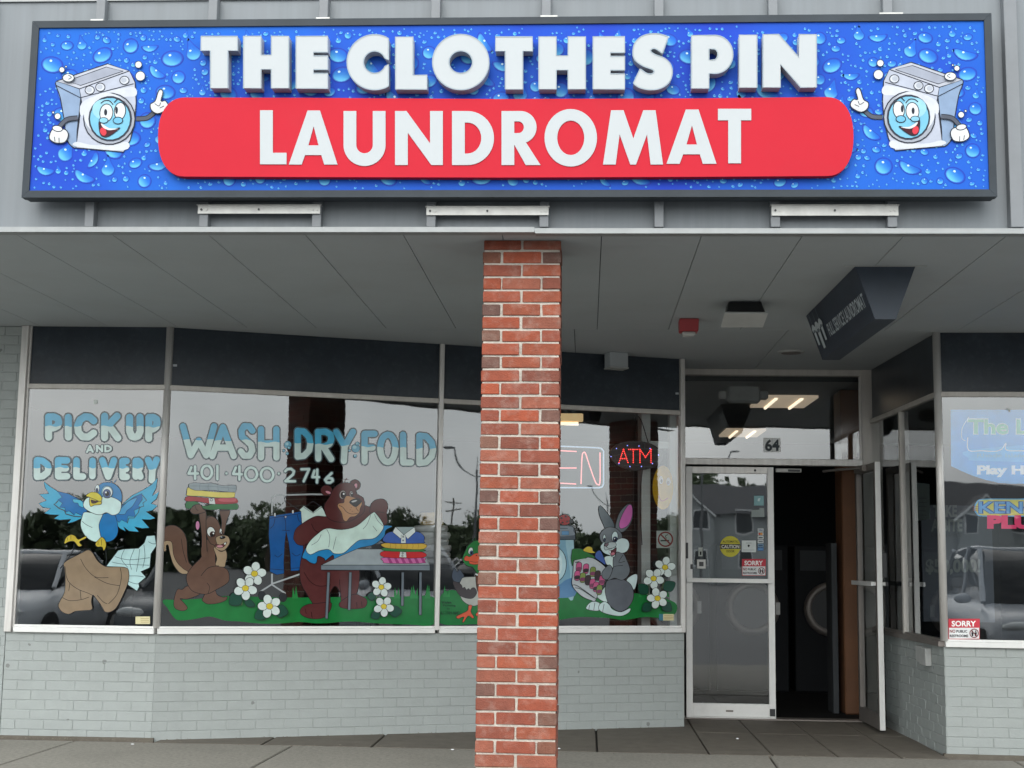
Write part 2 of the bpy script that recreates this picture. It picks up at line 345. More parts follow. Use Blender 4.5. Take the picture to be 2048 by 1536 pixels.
for x0, x1 in zip(exs, exs[1:]):
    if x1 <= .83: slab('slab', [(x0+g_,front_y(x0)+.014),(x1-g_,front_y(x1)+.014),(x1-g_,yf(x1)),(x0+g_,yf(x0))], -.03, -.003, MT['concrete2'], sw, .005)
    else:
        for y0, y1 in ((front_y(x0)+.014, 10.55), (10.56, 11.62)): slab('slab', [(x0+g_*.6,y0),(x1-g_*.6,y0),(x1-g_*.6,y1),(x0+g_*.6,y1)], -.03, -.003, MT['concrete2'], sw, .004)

# ================================================================== grey painted brick walls
BL, CHT = .2032, .0667
bm = bmesh.new(); bmesh.ops.create_cube(bm, size=1)
for v in bm.verts: v.co = Vector((v.co.x*(BL-.005), v.co.y*.03, v.co.z*(CHT-.0046)))
bmesh.ops.bevel(bm, geom=bm.edges[:], offset=.0022, segments=1, affect='EDGES')
gb_me = bpy.data.meshes.new('brick'); bm.to_mesh(gb_me); bm.free(); gb_me.materials.append(MT['gbrick'])
def brick_wall(pl, a0, a1, ztop, zbot, label, shift=0, bed_a0=None, depth=.16):
    t = thing('painted_brick_wall', pl.at(a0, 0), label, 'wall', 'grey painted brick walls')
    mb = MB(); pl.box(mb, a0 if bed_a0 is None else bed_a0, a1, -.02, ztop-.001, -depth, -.0032); mb.build('mortar_bed', MT['gmortar'], t)
    rz = math.atan2(pl.u.y, pl.u.x); k = 0; z = ztop
    while z-CHT > zbot-.04:
        zb = z-CHT; a = a0-(BL/2 if (k+shift) % 2 else 0)
        while a < a1-.012:
            s0, s1 = max(a, a0), min(a+BL, a1)
            if s1-s0 > .02:
                o = bpy.data.objects.new('brick', gb_me); jit = random.uniform(-.0012, .0012)
                zz = (max(zb, zbot-.015)+z)/2
                w = pl.at((s0+s1)/2, zz, -.015+jit)
                link(o, t, w); o.rotation_euler = (random.uniform(-.004,.004), random.uniform(-.003,.003), rz+random.uniform(-.004,.004)); o.scale = ((s1-s0)/BL, 1, (z-max(zb, zbot-.015))/CHT)
            a += BL
        z = zb; k += 1
    return t
brick_wall(LW, LW.len-1.25, LW.len, H-.002, 0, 'tall grey painted brick wall at the left edge beside the window frame', 1, 0)
brick_wall(AB, 0.004, AB.len, ZS, 0, 'short grey painted brick wall under the pick up and delivery window')
brick_wall(BC, 0.0, BC.len-.004, ZS, 0, 'long grey painted brick wall under the wash dry fold window')
brick_wall(DE, .30, DE.len, ZS, 0, 'shaded grey painted brick wall beside the open door', 1)
brick_wall(EF, 0.004, EF.len, ZS, 0, 'grey painted brick wall under the lottery sign window at the right edge')
fdn = MB(); AB.box(fdn, -.8, AB.len+.02, -.03, .012, -.03, .016); o = fdn.build('foundation_strip', MT['concrete2']); tag(o, 'rough dirty concrete footing along the foot of the left wall', 'footing')
fdn = MB(); EF.box(fdn, -.02, EF.len, -.03, .010, -.03, .022); o = fdn.build('foundation_strip', MT['concrete2']); tag(o, 'rough dirty concrete footing along the foot of the right wall', 'footing')

# ================================================================== brick pillar
PX0, PX1, PY0, PW = -.5384, -.1414, 6.7892, .397
t = thing('brick_pillar', ((PX0+PX1)/2, PY0+PW/2, 0), 'red brick pillar with pale mortar holding up the canopy', 'pillar')
MB().box((PX0+.006,PY0+.006,-.03),(PX1-.006,PY0+PW-.006,H-.001)).build('mortar_core', MT['mortar'], t)
def brickmesh(l, w, h, seed):
    rd = random.Random(seed); bm = bmesh.new(); bmesh.ops.create_cube(bm, size=1)
    for v in bm.verts: v.co = Vector((v.co.x*l, v.co.y*w, v.co.z*h))
    bmesh.ops.bevel(bm, geom=bm.edges[:], offset=.0028, segments=2, affect='EDGES')
    for v in bm.verts: v.co += Vector((rd.uniform(-1,1), rd.uniform(-1,1), rd.uniform(-1,1)))*.0011
    me = bpy.data.meshes.new('brick'); bm.to_mesh(me); bm.free(); me.materials.append(MT['brick']); return me
bms = [brickmesh(.1935, .092, .0575, i) for i in range(5)]
pal = [(166,82,56),(158,80,58),(168,86,58),(150,78,58),(172,82,52),(162,92,70),(140,76,58)]; dark = [(122,84,72),(114,80,70),(134,92,76),(138,86,66)]
zc = 2.8319; k = 0
tops = [2.8319+.0677-.005]
z1 = zc+.0677
cz = z1-.0677/2; row = 0
while cz > -.06:
    par = row % 2                                                      # even rows: two stretchers on the front
    cx, cy = (PX0+PX1)/2, PY0+PW/2; e = PW/2-.046; spots = []
    if par == 0: spots = [(-.1017,-e,0),(.1017,-e,0),(-.1017,e,0),(.1017,e,0),(-e,0,1),(e,0,1)]
    else: spots = [(-e,-.1017,1),(e,-.1017,1),(-e,.1017,1),(e,.1017,1),(0,-e,0),(0,e,0)]
    for (dx, dy, r) in spots:
        o = bpy.data.objects.new('brick', random.choice(bms)); zz = cz; sc = 1
        if row == 0: zz = (2.8319+.005+H)/2-.001; sc = .82
        link(o, t, (cx+dx+random.uniform(-.0015,.0015), cy+dy+random.uniform(-.002,.002), zz+random.uniform(-.0012,.0012)))
        o.rotation_euler = (random.uniform(-.006,.006), random.uniform(-.008,.008), (math.pi/2 if r else 0)+random.uniform(-.006,.006)+random.choice((0, math.pi))); o.scale = (random.uniform(.982,1.004), random.uniform(.985,1.012), sc*random.uniform(.955,1.03))
        pdark = .30 if (par == 1 and r) else .03
        c = random.choice(dark) if random.random() < pdark else random.choice(pal)
        q = rgb(*c, .56*random.uniform(.88, 1.1)); o.color = q
    cz -= .0677; row += 1

# ================================================================== canopy: soffit boards, fascia, flashing
t = thing('canopy_soffit', (0, 8, H), 'grey painted board soffit under the canopy', 'soffit')
sx = [.0637+.5005*k for k in range(-11, 10)]
for x0, x1 in zip(sx, sx[1:]): MB().box((x0+.0018,FY-.03,H),(x1-.0018,9.487,H+.02)).build('board', MT['soffit'], t, bevel=.0012)
for x0, x1 in ((-5.44,-.1),(-.096,1.4),(1.404,4.62)): MB().box((x0,9.491,H),(x1,11.66,H+.02)).build('board', MT['soffit'], t, bevel=.0012)
ZTOP = eye.ony(1024, -4, FY).z
t = thing('canopy_fascia', (0, FY, H), 'grey sheet metal fascia with vertical battens behind the sign', 'fascia')
MB().box((-5.6,FY,H+.022),(4.9,FY+.05,ZTOP)).build('sheet', MT['fascia'], t)
MB().box((-5.6,FY-.012,ZTOP),(4.9,FY+.12,ZTOP+.03)).build('cap', MT['flash'], t)
for i, px in enumerate([-280,-52,178,407,633,862,1088,1318,1551,1785,2035,2265]):
    xx = eye.ony(px, 435, BATY).x; w = .023 if px != 2035 else .032
    MB().box((xx-w,BATY,H+.022),(xx+w,FY+.002,ZTOP-.004)).build('batten', MT['batten'], t, bevel=.002)
for x0, x1, dz in ((-5.6,-.27,0),(-.266,4.9,-.006)):
    MB().box((x0,FY-.075,H-.008+dz),(x1,FY-.004,H+.006+dz)).box((x0,FY-.079,H-.010+dz),(x1,FY-.075,H+.016+dz)).build('drip_edge', MT['flash'], t)
rf = MB().box((-5.6,FY+.06,H+.05),(4.9,18.2,H+.20)).build('roof', MT['dark']); tag(rf, 'flat roof slab above the shop', kind='structure')
MB().box((-5.6,FY+.052,H+.20),(4.9,FY+.062,ZTOP)).build('back_sheet', MT['fascia'], t)

# ================================================================== the sign
xL, xR = eye.ony(54, 215, SIGNY).x, eye.ony(1989, 215, SIGNY).x
zT, zB = eye.ony(1024, 34, SIGNY).z, eye.ony(1024, 394, SIGNY).z
sg = thing('shop_sign', ((xL+xR)/2, SIGNY+.1, zB), 'long blue shop sign reading THE CLOTHES PIN LAUNDROMAT in a dark frame', 'sign')
MB().box((xL+.004,SIGNY+.012,zB+.004),(xR-.004,BATY-.003,zT-.004)).build('cabinet', MT['frame'], sg)
fw = .036
def member(p): n = len(p); v = [(x,SIGNY,z) for x,z in p]+[(x,SIGNY+.05,z) for x,z in p]; return mesh('frame_member', v, [(0,1,2,3),(7,6,5,4)]+[(i,4+i,4+(i+1)%4,(i+1)%4) for i in range(4)], MT['frame'], sg)
e = .0008
member([(xL,zB),(xR,zB),(xR-fw-e,zB+fw),(xL+fw+e,zB+fw)]); member([(xL+fw+e,zT-fw),(xR-fw-e,zT-fw),(xR,zT),(xL,zT)])
member([(xL,zB+e),(xL+fw,zB+fw+e),(xL+fw,zT-fw-e),(xL,zT-e)]); member([(xR-fw,zB+fw+e),(xR,zB+e),(xR,zT-e),(xR-fw,zT-fw-e)])
FACEY = SIGNY+.010
m, n, b = mat('printed blue sky of water'); L_ = n.links.new
geo = N(n, 'ShaderNodeNewGeometry'); nz = N(n, 'ShaderNodeTexNoise'); nz.inputs['Scale'].default_value = 1.1; nz.inputs['Detail'].default_value = 3; L_(geo.outputs['Position'], nz.inputs['Vector'])
cr = N(n, 'ShaderNodeValToRGB'); cr.color_ramp.elements[0].position = .35; cr.color_ramp.elements[0].color = rgb(36,72,200,.62); cr.color_ramp.elements[1].position = .66; cr.color_ramp.elements[1].color = rgb(36,112,218,.62)
L_(nz.outputs[0], cr.inputs[0]); L_(cr.outputs[0], b.inputs['Base Color']); b.inputs['Roughness'].default_value = .6; b.inputs['Specular IOR Level'].default_value = .12
MT['blue'] = m
mesh('face_panel', [(xL+.02,FACEY,zB+.02),(xR-.02,FACEY,zB+.02),(xR-.02,FACEY,zT-.02),(xL+.02,FACEY,zT-.02)], [(0,1,2,3)], m, sg)
# water drops of the print
class Drops:
    def __init__(s): s.v = []; s.f = []; s.c = []
    def drop(s, x, z, r, kind, rot, off):
        nA = 10 if r < .012 else 18
        out = []
        for i in range(nA):
            a = 2*math.pi*i/nA; px, pz = math.cos(a), math.sin(a)
            if kind == 'tear': k_ = (1-.62*max(0, pz)**1.2); px *= k_; pz *= (1.0+1.1*max(0, pz)**2)
            elif kind == 'bean': px *= 1.55; pz = pz*.62+.30*(px/1.55)**2*1.4-.2
            elif kind == 'oval': px *= 1.2; pz *= .9
            out.append((px, pz))
        base = len(s.v); rings = [(1.10 if kind != 'tear' else 1.03,-.004,(34,58,178)),(1.0,0,(28,70,190)),(.82,0,None),(.5,0,None),(.0,0,None)]
        c_, s_ = math.cos(rot), math.sin(rot)
        for j, (q, _, col) in enumerate(rings):
            for (px, pz) in out:
                X, Z = px*q*r, pz*q*r
                s.v.append(Vector((x+X*c_-Z*s_, FACEY-off, z+X*s_+Z*c_)))
                if col: s.c.append(rgb(*col, .62))
                else:
                    w = max(0, min(1, .5-.75*pz*q-.25*px*q)); k0, k1 = (22,104,214), (104,196,242)
                    s.c.append(rgb(*[a_+(b_-a_)*w**1.3 for a_, b_ in zip(k0, k1)], .64))
        for j in range(len(rings)-1):
            for i in range(nA): s.f.append((base+j*nA+i, base+j*nA+(i+1)%nA, base+(j+1)*nA+(i+1)%nA, base+(j+1)*nA+i))
        hb = len(s.v); hx, hz = (-.28*r, .42*r if kind != 'bean' else .2*r)
        for i in range(7):
            a = 2*math.pi*i/7; X, Z = hx+math.cos(a)*r*.17, hz+math.sin(a)*r*.14; s.v.append(Vector((x+X*c_-Z*s_, FACEY-off-.0005, z+X*s_+Z*c_))); s.c.append(rgb(205,238,255,.66))
        s.f.append(tuple(range(hb, hb+7)))
dr = Drops(); rd = random.Random(11); placed = []
def place(cnt, r0, r1, kinds, off):
    n_ = 0; tries = 0
    while n_ < cnt and tries < cnt*40:
        tries += 1; r = r0+(r1-r0)*rd.random(); x = rd.uniform(xL+.04+r*1.6, xR-.04-r*1.6); z = rd.uniform(zB+.04+r*1.3, zT-.042-r*2.1)
        if xL+.72 < x < xR-.78 and zB+.10 < z < zB+.42: continue
        if any((x-a)**2+(z-b_)**2 < (1.22*(r+q))**2 for a, b_, q in placed): continue
        k_ = rd.choice(kinds); placed.append((x, z, r)); n_ += 1
        dr.drop(x, z, r, k_, rd.uniform(-.5,.5) if k_ in ('tear',) else rd.uniform(-1.2,1.2) if k_ == 'bean' else rd.uniform(-.6,.6), off)
place(150, .024, .045, ['oval','tear','bean','round','oval'], .0012); place(190, .011, .019, ['oval','round','tear'], .0012); place(1100, .0045, .0095, ['round','round','oval'], .0012)
f2 = [f if (dr.v[f[1]]-dr.v[f[0]]).cross(dr.v[f[2]]-dr.v[f[1]]).y <= 0 else tuple(reversed(f)) for f in dr.f]
o = mesh('printed_water_drops', dr.v, f2, MT['print'], sg); tag(o, kind='stuff')
ca = o.data.color_attributes.new('Col', 'FLOAT_COLOR', 'POINT')
for i, c in enumerate(dr.c): ca.data[i].color = c

# letters: outlines in photo pixels on their own plane
def arc(cx, cy, rx, ry, a0, a1, n=18): return [(cx+rx*math.cos(R(a0+(a1-a0)*i/n)), cy+ry*math.sin(R(a0+(a1-a0)*i/n))) for i in range(n+1)]
def gT(x0,y0,x1,y1,s,b): c = (x0+x1)/2; return [(x0,y0),(x1,y0),(x1,y0+b),(c+s/2,y0+b),(c+s/2,y1),(c-s/2,y1),(c-s/2,y0+b),(x0,y0+b)], []
def gH(x0,y0,x1,y1,s,b): m_ = (y0+y1)/2; return [(x0,y0),(x0+s,y0),(x0+s,m_-b/2),(x1-s,m_-b/2),(x1-s,y0),(x1,y0),(x1,y1),(x1-s,y1),(x1-s,m_+b/2),(x0+s,m_+b/2),(x0+s,y1),(x0,y1)], []
def gE(x0,y0,x1,y1,s,b,g=7.5): h = y1-y0; a1_, a2, a3, a4 = y0+.305*h, y0+.305*h+g, y1-.29*h-g, y1-.29*h; return [(x0,y0),(x1,y0),(x1,a1_),(x0+s,a1_),(x0+s,a2),(x1,a2),(x1,a3),(x0+s,a3),(x0+s,a4),(x1,a4),(x1,y1),(x0,y1)], []
def gL(x0,y0,x1,y1,s,b): return [(x0,y0),(x0+s,y0),(x0+s,y1-b),(x1,y1-b),(x1,y1),(x0,y1)], []
def gI(x0,y0,x1,y1,s,b): return [(x0,y0),(x1,y0),(x1,y1),(x0,y1)], []
def gN(x0,y0,x1,y1,s,b,q=.435): h = y1-y0; return [(x0,y0),(x0+s*.9,y0),(x1-s,y0+h*q),(x1-s,y0),(x1,y0),(x1,y1),(x1-s*.9,y1),(x0+s,y1-h*q),(x0+s,y1),(x0,y1)], []
def gO(x0,y0,x1,y1,s,b): c, m_ = (x0+x1)/2, (y0+y1)/2; return ell(c,m_,(x1-x0)/2,(y1-y0)/2,0,44), [ell(c,m_,(x1-x0)/2-s,(y1-y0)/2-b,0,36)]
def gC(x0,y0,x1,y1,s,b):
    Rr = (y1-y0)/2; cy = (y0+y1)/2; cx = x0+Rr; a = math.degrees(math.acos((x1-cx)/Rr)); r = Rr-s
    return [(x1,cy-4)]+arc(cx,cy,Rr,Rr,-a,-360+a,36)+[(x1,cy+4)]+arc(cx,cy,r,r,22,338,26), []
def gP(x0,y0,x1,y1,s,b,hh=.72):
    yb = y0+(y1-y0)*hh; ry = (yb-y0)/2; xm = x1-ry*.95; cy = y0+ry
    return [(x0,y0)]+arc(xm,cy,x1-xm,ry,-90,90,18)+[(x0+s,yb),(x0+s,y1),(x0,y1)], [[(x0+s,y0+b)]+arc(xm-3,cy,x1-xm-s*.78,ry-b,-90,90,12)+[(x0+s,yb-b)]]
def gA(x0,y0,x1,y1,s,b): w, h = x1-x0, y1-y0; X = lambda u: x0+u*w; Y = lambda v: y0+v*h; return [(X(0),y1),(X(.385),y0),(X(.64),y0),(X(1),y1),(X(.727),y1),(X(.667),Y(.825)),(X(.333),Y(.825)),(X(.263),y1)], [[(X(.51),Y(.29)),(X(.40),Y(.645)),(X(.61),Y(.645))]]
def gM(x0,y0,x1,y1,s,b): w, h = x1-x0, y1-y0; X = lambda u: x0+u*w; Y = lambda v: y0+v*h; return [(X(0),y1),(X(.134),y0),(X(.343),y0),(X(.506),Y(.52)),(X(.671),y0),(X(.877),y0),(X(1),y1),(X(.794),y1),(X(.734),Y(.445)),(X(.55),y1),(X(.455),y1),(X(.277),Y(.445)),(X(.211),y1)], []
def gU(x0,y0,x1,y1,s,b): r = (x1-x0)/2; cx = x0+r; cy = y1-r; return [(x0,y0),(x0+s,y0)]+arc(cx,cy,r-s,r-s,180,0,16)+[(x1-s,y0),(x1,y0)]+arc(cx,cy,r,r,0,180,22), []
def gD(x0,y0,x1,y1,s,b): ry = (y1-y0)/2; cy = y0+ry; xm = x1-ry*.98; return [(x0,y0)]+arc(xm,cy,x1-xm,ry,-90,90,22)+[(x0,y1)], [[(x0+s,y0+b)]+arc(xm,cy,x1-xm-s,ry-b,-90,90,16)+[(x0+s,y1-b)]]
def gR(x0,y0,x1,y1,s,b):
    h = y1-y0; yb = y0+h*.6; ry = (yb-y0)/2; xb = x0+(x1-x0)*.9; xm = xb-ry; cy = y0+ry
    return [(x0,y0)]+arc(xm,cy,xb-xm,ry,-90,70,18)+[(x1,y1),(x1-s*1.16,y1),(x0+s,y0+h*.62),(x0+s,y1),(x0,y1)], [[(x0+s,y0+b*.9)]+arc(xm-4,cy,xb-xm-s+4,ry-b*.9,-90,90,12)+[(x0+s,yb-b*.9)]]
def signletter(name, poly, front, depth, parent, mface, mret, holes=(), ret=True):
    pl = Vert(front); A = Art(pl); polys = [poly]+list(holes)
    vs = [[Vector((*p, 0)) for p in q] for q in polys]; tri = tessellate_polygon(vs); al = [p for q in polys for p in q]
    P = [pl.hit(*p) for p in al]
    f = [t_ if (P[t_[1]]-P[t_[0]]).cross(P[t_[2]]-P[t_[0]]).y < 0 else tuple(reversed(t_)) for t_ in tri]
    sv = []; sf = []; i0 = 0; cen = Vector((sum(p.x for p in P)/len(P), front, min(p.z for p in P)))
    for q in polys:
        n_ = len(q); b0 = len(sv)
        for k_ in range(n_): sv += [P[i0+k_].copy(), P[i0+k_]+Vector((0, depth, 0))]
        for k_ in range(n_): j = (k_+1) % n_; sf.append((b0+2*k_, b0+2*k_+1, b0+2*j+1, b0+2*j))
        i0 += n_
    if ret:
        o = mesh(name, P, f, mface, parent, cen); mesh('return', sv, sf, mret, o, cen)
        tr_ = Art(pl, base=.0012, k=.55)
        for q in polys: tr_.line(q, 2.2, (176,190,200), True, False)
        tr_.build('trim_edge', o, MT['print'])
    else:
        nv = len(P); o = mesh(name, P+sv, f+[tuple(i+nv for i in q) for q in sf], mface, parent, cen)
    return o
LY = FACEY-.068
s1, b1 = 35, 28.5
for ch, fn, bx in (('T',gT,(401.6,72.5,475,176)),('H',gH,(487,72,577.5,176)),('E',gE,(592,72.3,655.5,176.7)),('C',gC,(694,69,777,179.5)),('L',gL,(791,73.5,854,178.4)),('O',gO,(865,68.5,978,179.5)),('T',gT,(991,73.5,1065,178.4)),('H',gH,(1077.6,73,1171,178)),('E',gE,(1186,73,1249.5,178)),('P',gP,(1383,70.5,1466,176.5)),('I',gI,(1478.5,69.5,1514,175)),('N',gN,(1526,68.5,1633,174.5))):
    s_ = 33 if ch in 'OC' else s1; b_ = 33 if ch == 'O' else b1
    if ch == 'P': b_ = 27
    p, h_ = fn(*bx, s_, b_); signletter('letter', p, LY, .068, sg, MT['white'], MT['return'], h_)
sp = []
S_a = [(1945,312),(1910,287),(1888,284),(1876,298),(1900,318),(1960,342),(1995,380),(2003,430),(1985,480),(1935,516),(1870,525),(1810,512),(1775,487)]; S_b = [(1815,402),(1850,427),(1880,432),(1897,420),(1885,405),(1830,385),(1785,350),(1772,305),(1785,250),(1825,212),(1880,197),(1935,200),(1980,215)]
for p in catmull(S_a, 4, False)+catmull(S_b, 4, False): sp.append((660+p[0]/2.926, p[1]/2.926))
signletter('letter', sp, LY, .068, sg, MT['white'], MT['return'])
rp_y = FACEY-.042
def supere(cx, cy, rx, ry, a0, a1, n=22):
    o = []
    for i in range(n+1):
        a = R(a0+(a1-a0)*i/n); c, s = math.cos(a), math.sin(a); o.append((cx+rx*math.copysign(abs(c)**.88, c), cy+ry*math.copysign(abs(s)**.88, s)))
    return o
rpoly = supere(370,274,54,79,90,270)+[(600,195.5),(1000,198),(1400,196.5)]+supere(1653,273,54,79,-90,90)+[(1400,353.5),(1000,355),(600,354)]
red = signletter('red_panel', rpoly, rp_y, .042, sg, MT['red'], MT['red'], (), False)
s2, b2 = 25.5, 23
for ch, fn, bx in (('L',gL,(520,220.5,573,328.5)),('A',gA,(577.6,221,675,329)),('U',gU,(687,222,771,332)),('N',gN,(790,222,885.6,330)),('D',gD,(904,222,988,330)),('R',gR,(1003,222,1081,330)),('O',gO,(1089,218,1194,333)),('M',gM,(1206,220.5,1326,329)),('A',gA,(1333,219,1433,327.5)),('T',gT,(1436,217.5,1502.5,326.5))):
    p, h_ = fn(*bx, s2, b2) if ch != 'N' else gN(*bx, s2, b2, .6)
    signletter('letter', p, rp_y-.004, .004, red, MT['white'], MT['white'], h_, False)
# laughing washer pictures
def washer_pic(mirror):
    a = Art(Vert(FACEY), 0, 0, 2.926, .0026, .00016, .56, mirror)
    D = (38,44,58)
    a.line([(797,695),(860,690),(905,655)], 30, D); a.line([(797,695),(860,690),(905,655)], 20, (92,98,112))
    a.poly([(330,475),(465,520),(470,600),(452,760),(445,865),(392,820),(375,700),(352,570)], (150,174,206), 6, True, D)
    a.poly([(330,475),(630,373),(757,415),(465,520)], (206,210,222), 6, False, D); a.poly([(392,474),(622,392),(722,416),(472,500)], (176,182,198), 4, False, D)
    a.poly([(465,520),(757,415),(790,480),(797,600),(787,720),(762,820),(722,890),(445,865),(462,720),(478,600)], (200,206,222), 6, False, D)
    a.poly([(480,600),(600,545),(700,520),(785,510),(795,560),(700,570),(560,600),(478,680)], (226,230,240)); a.poly([(450,830),(560,850),(740,830),(722,880),(447,858)], (228,232,240))
    a.line([(330,500),(470,572),(782,490)], 5, D, False, False)
    for x, y in ((525,527),(587,510),(728,470)): a.ell(x, y, 27, 24, (228,232,240), 5, 0, D); a.ell(x-4, y-2, 17, 15, (196,202,214))
    a.ell(640,695,154,154,D); a.ell(640,695,147,147,(178,184,196)); a.ell(622,668,132,126,(226,230,238)); a.ell(645,695,128,134,(60,66,80)); a.ell(644,695,119,124,(132,206,236),4,0,D)
    a.ell(610,640,70,60,(168,224,244))
    a.ell(622,660,38,52,(236,240,242),5,6,D); a.ell(702,650,33,50,(236,240,242),5,6,D); a.ell(618,657,9,19,D); a.ell(682,645,8,21,D)
    a.line([(590,605),(610,590),(640,590),(662,612)], 6, D); a.line([(668,600),(690,580),(715,590)], 6, D)
    a.poly([(580,712),(610,742),(660,756),(702,748),(650,790),(612,802),(586,782)], (74,22,34), 5, True, D); a.ell(604,770,18,24,(232,64,78),0,-20); a.poly([(592,722),(640,750),(690,752),(640,762),(604,746)], (240,240,240))
    a.ell(690,705,28,20,(118,196,230),5,0,D); a.ell(606,704,26,16,(150,214,238),4,0,D)
    a.line([(455,690),(390,700),(345,745)], 30, D); a.line([(455,690),(390,700),(345,745)], 20, (92,98,112))
    a.poly([(290,790),(302,762),(322,745),(350,752),(385,760),(400,790),(382,830),(342,838),(310,830),(290,812)], (236,238,240), 6, True, D); a.ell(336,752,30,17,(236,238,240),5,10,D)
    a.line([(318,800),(322,828)], 4, D); a.line([(345,806),(346,834)], 4, D)
    a.poly([(880,610),(908,590),(926,536),(942,523),(954,542),(942,590),(968,590),(986,620),(970,645),(922,665),(886,645)], (236,238,240), 6, True, D)
    a.line([(905,606),(930,620),(940,600)], 4, D); a.line([(935,632),(960,620)], 4, D)
    for x, y, r in ((810,378,20),(821,445,28),(362,408,16),(337,680,18),(386,390,6),(311,658,7)): a.ell(x, y, r, r, (240,244,246), 4, 0, D)
    a.ell(400,455,34,24,(240,244,246),5,0,D); a.line([(400,440),(418,452),(400,464)], 4, D)
    return a.build('washer_picture', sg, MT['print'], 'printed picture of a laughing front-loading washer with white gloves at the '+('right' if mirror else 'left')+' end')
washer_pic(None); washer_pic((2037.5, -3))
# rails under the sign and clips above it
def rail(x0, x1, y0, y1, label):
    Y = BATY-.012; a = eye.ony(x0, y0, Y); b = eye.ony(x1, y1, Y); t_ = thing('mounting_rail', ((a.x+b.x)/2, Y, b.z), label, 'rail', 'galvanised rails under the sign')
    MB().box((a.x,Y,b.z),(b.x,Y+.005,a.z)).box((a.x-.006,Y-.004,a.z),(b.x+.006,Y+.03,a.z+.004)).build('angle', MT['galv'], t_)
    for u in (.03,.07,.5,.94,.975) : MB().cyl((a.x+(b.x-a.x)*u,Y-.005,(a.z+b.z)/2),(a.x+(b.x-a.x)*u,Y,(a.z+b.z)/2),.0058,8).build('screw', MT['black'] if u in (.03,.5) else MT['galv'], t_)
rail(396,640,411,427,'galvanised rail under the sign, leftmost of three'); rail(853,1097,414,430,'galvanised rail under the sign above the brick pillar'); rail(1543,1797,411,431,'galvanised rail under the sign, rightmost of three')
for x0, x1, y in ((183,208,29),(633,660,32),(1081,1115,33),(1758,1805,23)):
    a = eye.ony(x0, y, SIGNY+.05); b = eye.ony(x1, y, SIGNY+.05)
    w = {183:'leftmost of four', 633:'second from the left', 1081:'third from the left', 1758:'rightmost of four'}[x0]
    o = MB().box((a.x,SIGNY+.04,zT+.0005),(b.x,SIGNY+.10,zT+.004)).box((a.x,SIGNY+.04,zT+.004),(b.x,SIGNY+.044,zT+.024)).build('mounting_clip', MT['galv']); tag(o, 'small pale clip on top of the sign frame, '+w, 'clip', 'clips on top of the sign')

# ================================================================== shop windows
def bar(pl, name, a0, a1, z0, z1, o0, o1, m, parent, bev=.003):
    mb = MB(); pl.box(mb, a0, a1, z0, z1, o0, o1); return mb.build(name, m, parent, bevel=bev)
def pane(pl, a0, a1, z0, z1, parent, m=None, o=0.0, name='pane'):
    return mesh(name, [pl.at(a0,z0,o), pl.at(a1,z0,o), pl.at(a1,z1,o), pl.at(a0,z1,o)], [(0,1,2,3)], m or MT['glass'], parent)
def sill(pl, a0, a1, parent, out=.036, m=None):
    mb = MB(); mb.box8([pl.at(a0,ZS,out), pl.at(a1,ZS,out), pl.at(a1,ZS,-.05), pl.at(a0,ZS,-.05), pl.at(a0,ZS+.036,out), pl.at(a1,ZS+.036,out), pl.at(a1,ZP-.002,-.05), pl.at(a0,ZP-.002,-.05)])
    s_ = mb.build('sill', m or MT['alu_bright'], parent, bevel=.002)
    bar(pl, 'glazing_bead', a0, a1, ZS+.0385, ZP, .004, .016, m or MT['alu_bright'], s_, .001)
def window(pl, a0, a1, label, spandrel=True, bead=.012, smat=None):
    t = thing('shop_window', pl.at((a0+a1)/2, ZS), label, 'window', 'shop windows')
    sill(pl, a0, a1, t, m=smat)
    pane(pl, a0, a1, ZP-.002, ZT+.002, t)
    bar(pl, 'transom_bar', a0, a1, ZT, ZB, -.03, .018, MT['alu_dull'], t, .003)
    if spandrel: pane(pl, a0, a1, ZB-.004, H-.001, t, MT['spandrel'], -.004, 'spandrel_panel')
    return t
aM = BC.sz(884, 690)[0]; MW = .017
fA = .066
w1 = window(AB, fA, AB.len-.006, 'leftmost shop window painted with PICK UP AND DELIVERY and a bluebird carrying clothes')
bar(AB, 'frame_post', 0, fA-.016, ZS, H-.001, -.06, .034, MT['alu'], w1); bar(AB, 'glazing_stop', fA-.0155, fA, ZS+.03, H-.001, -.05, .012, MT['alu'], w1, .002)
w2 = window(BC, .006, aM-MW, 'widest shop window painted with WASH DRY FOLD, a squirrel and a bear folding shirts')
MB().cyl(AB.at(AB.len,ZS+.04,-.004), AB.at(AB.len,H-.001,-.004), .0265, 20).build('corner_post', MT['alu'], w2, smooth=True)
bar(BC, 'mullion', aM-MW, aM+MW, ZP-.03, H-.001, -.05, .028, MT['alu'], w2)
w3 = window(BC, aM+MW, BC.len-.04, 'shop window behind the brick pillar painted with a duck and a rabbit holding a laundry basket')
bar(BC, 'frame_post', BC.len-.04, BC.len-.002, ZS, H-.001, -.06, .03, MT['alu'], w3)
w4 = window(DE, .03, DE.len-.006, 'shaded side window beside the open door, at right angles to the street', smat=MT['alu_dark'])  # sill colour darkened to paint the shade on this side
a4 = DE.sz(1806, 1000)[0]; bar(DE, 'mullion', a4-.02, a4+.02, ZP-.02, ZT, -.05, .02, MT['alu_dull'], w4); bar(DE, 'frame_post', 0, .03, ZS, H-.001, -.06, .02, MT['alu_dull'], w4)
w5 = window(EF, .006, EF.len, 'rightmost shop window with lottery and keno signs behind the glass')
MB().cyl(DE.at(DE.len,ZS+.04,-.004), DE.at(DE.len,H-.001,-.004), .0265, 20).build('corner_post', MT['alu'], w5, smooth=True)

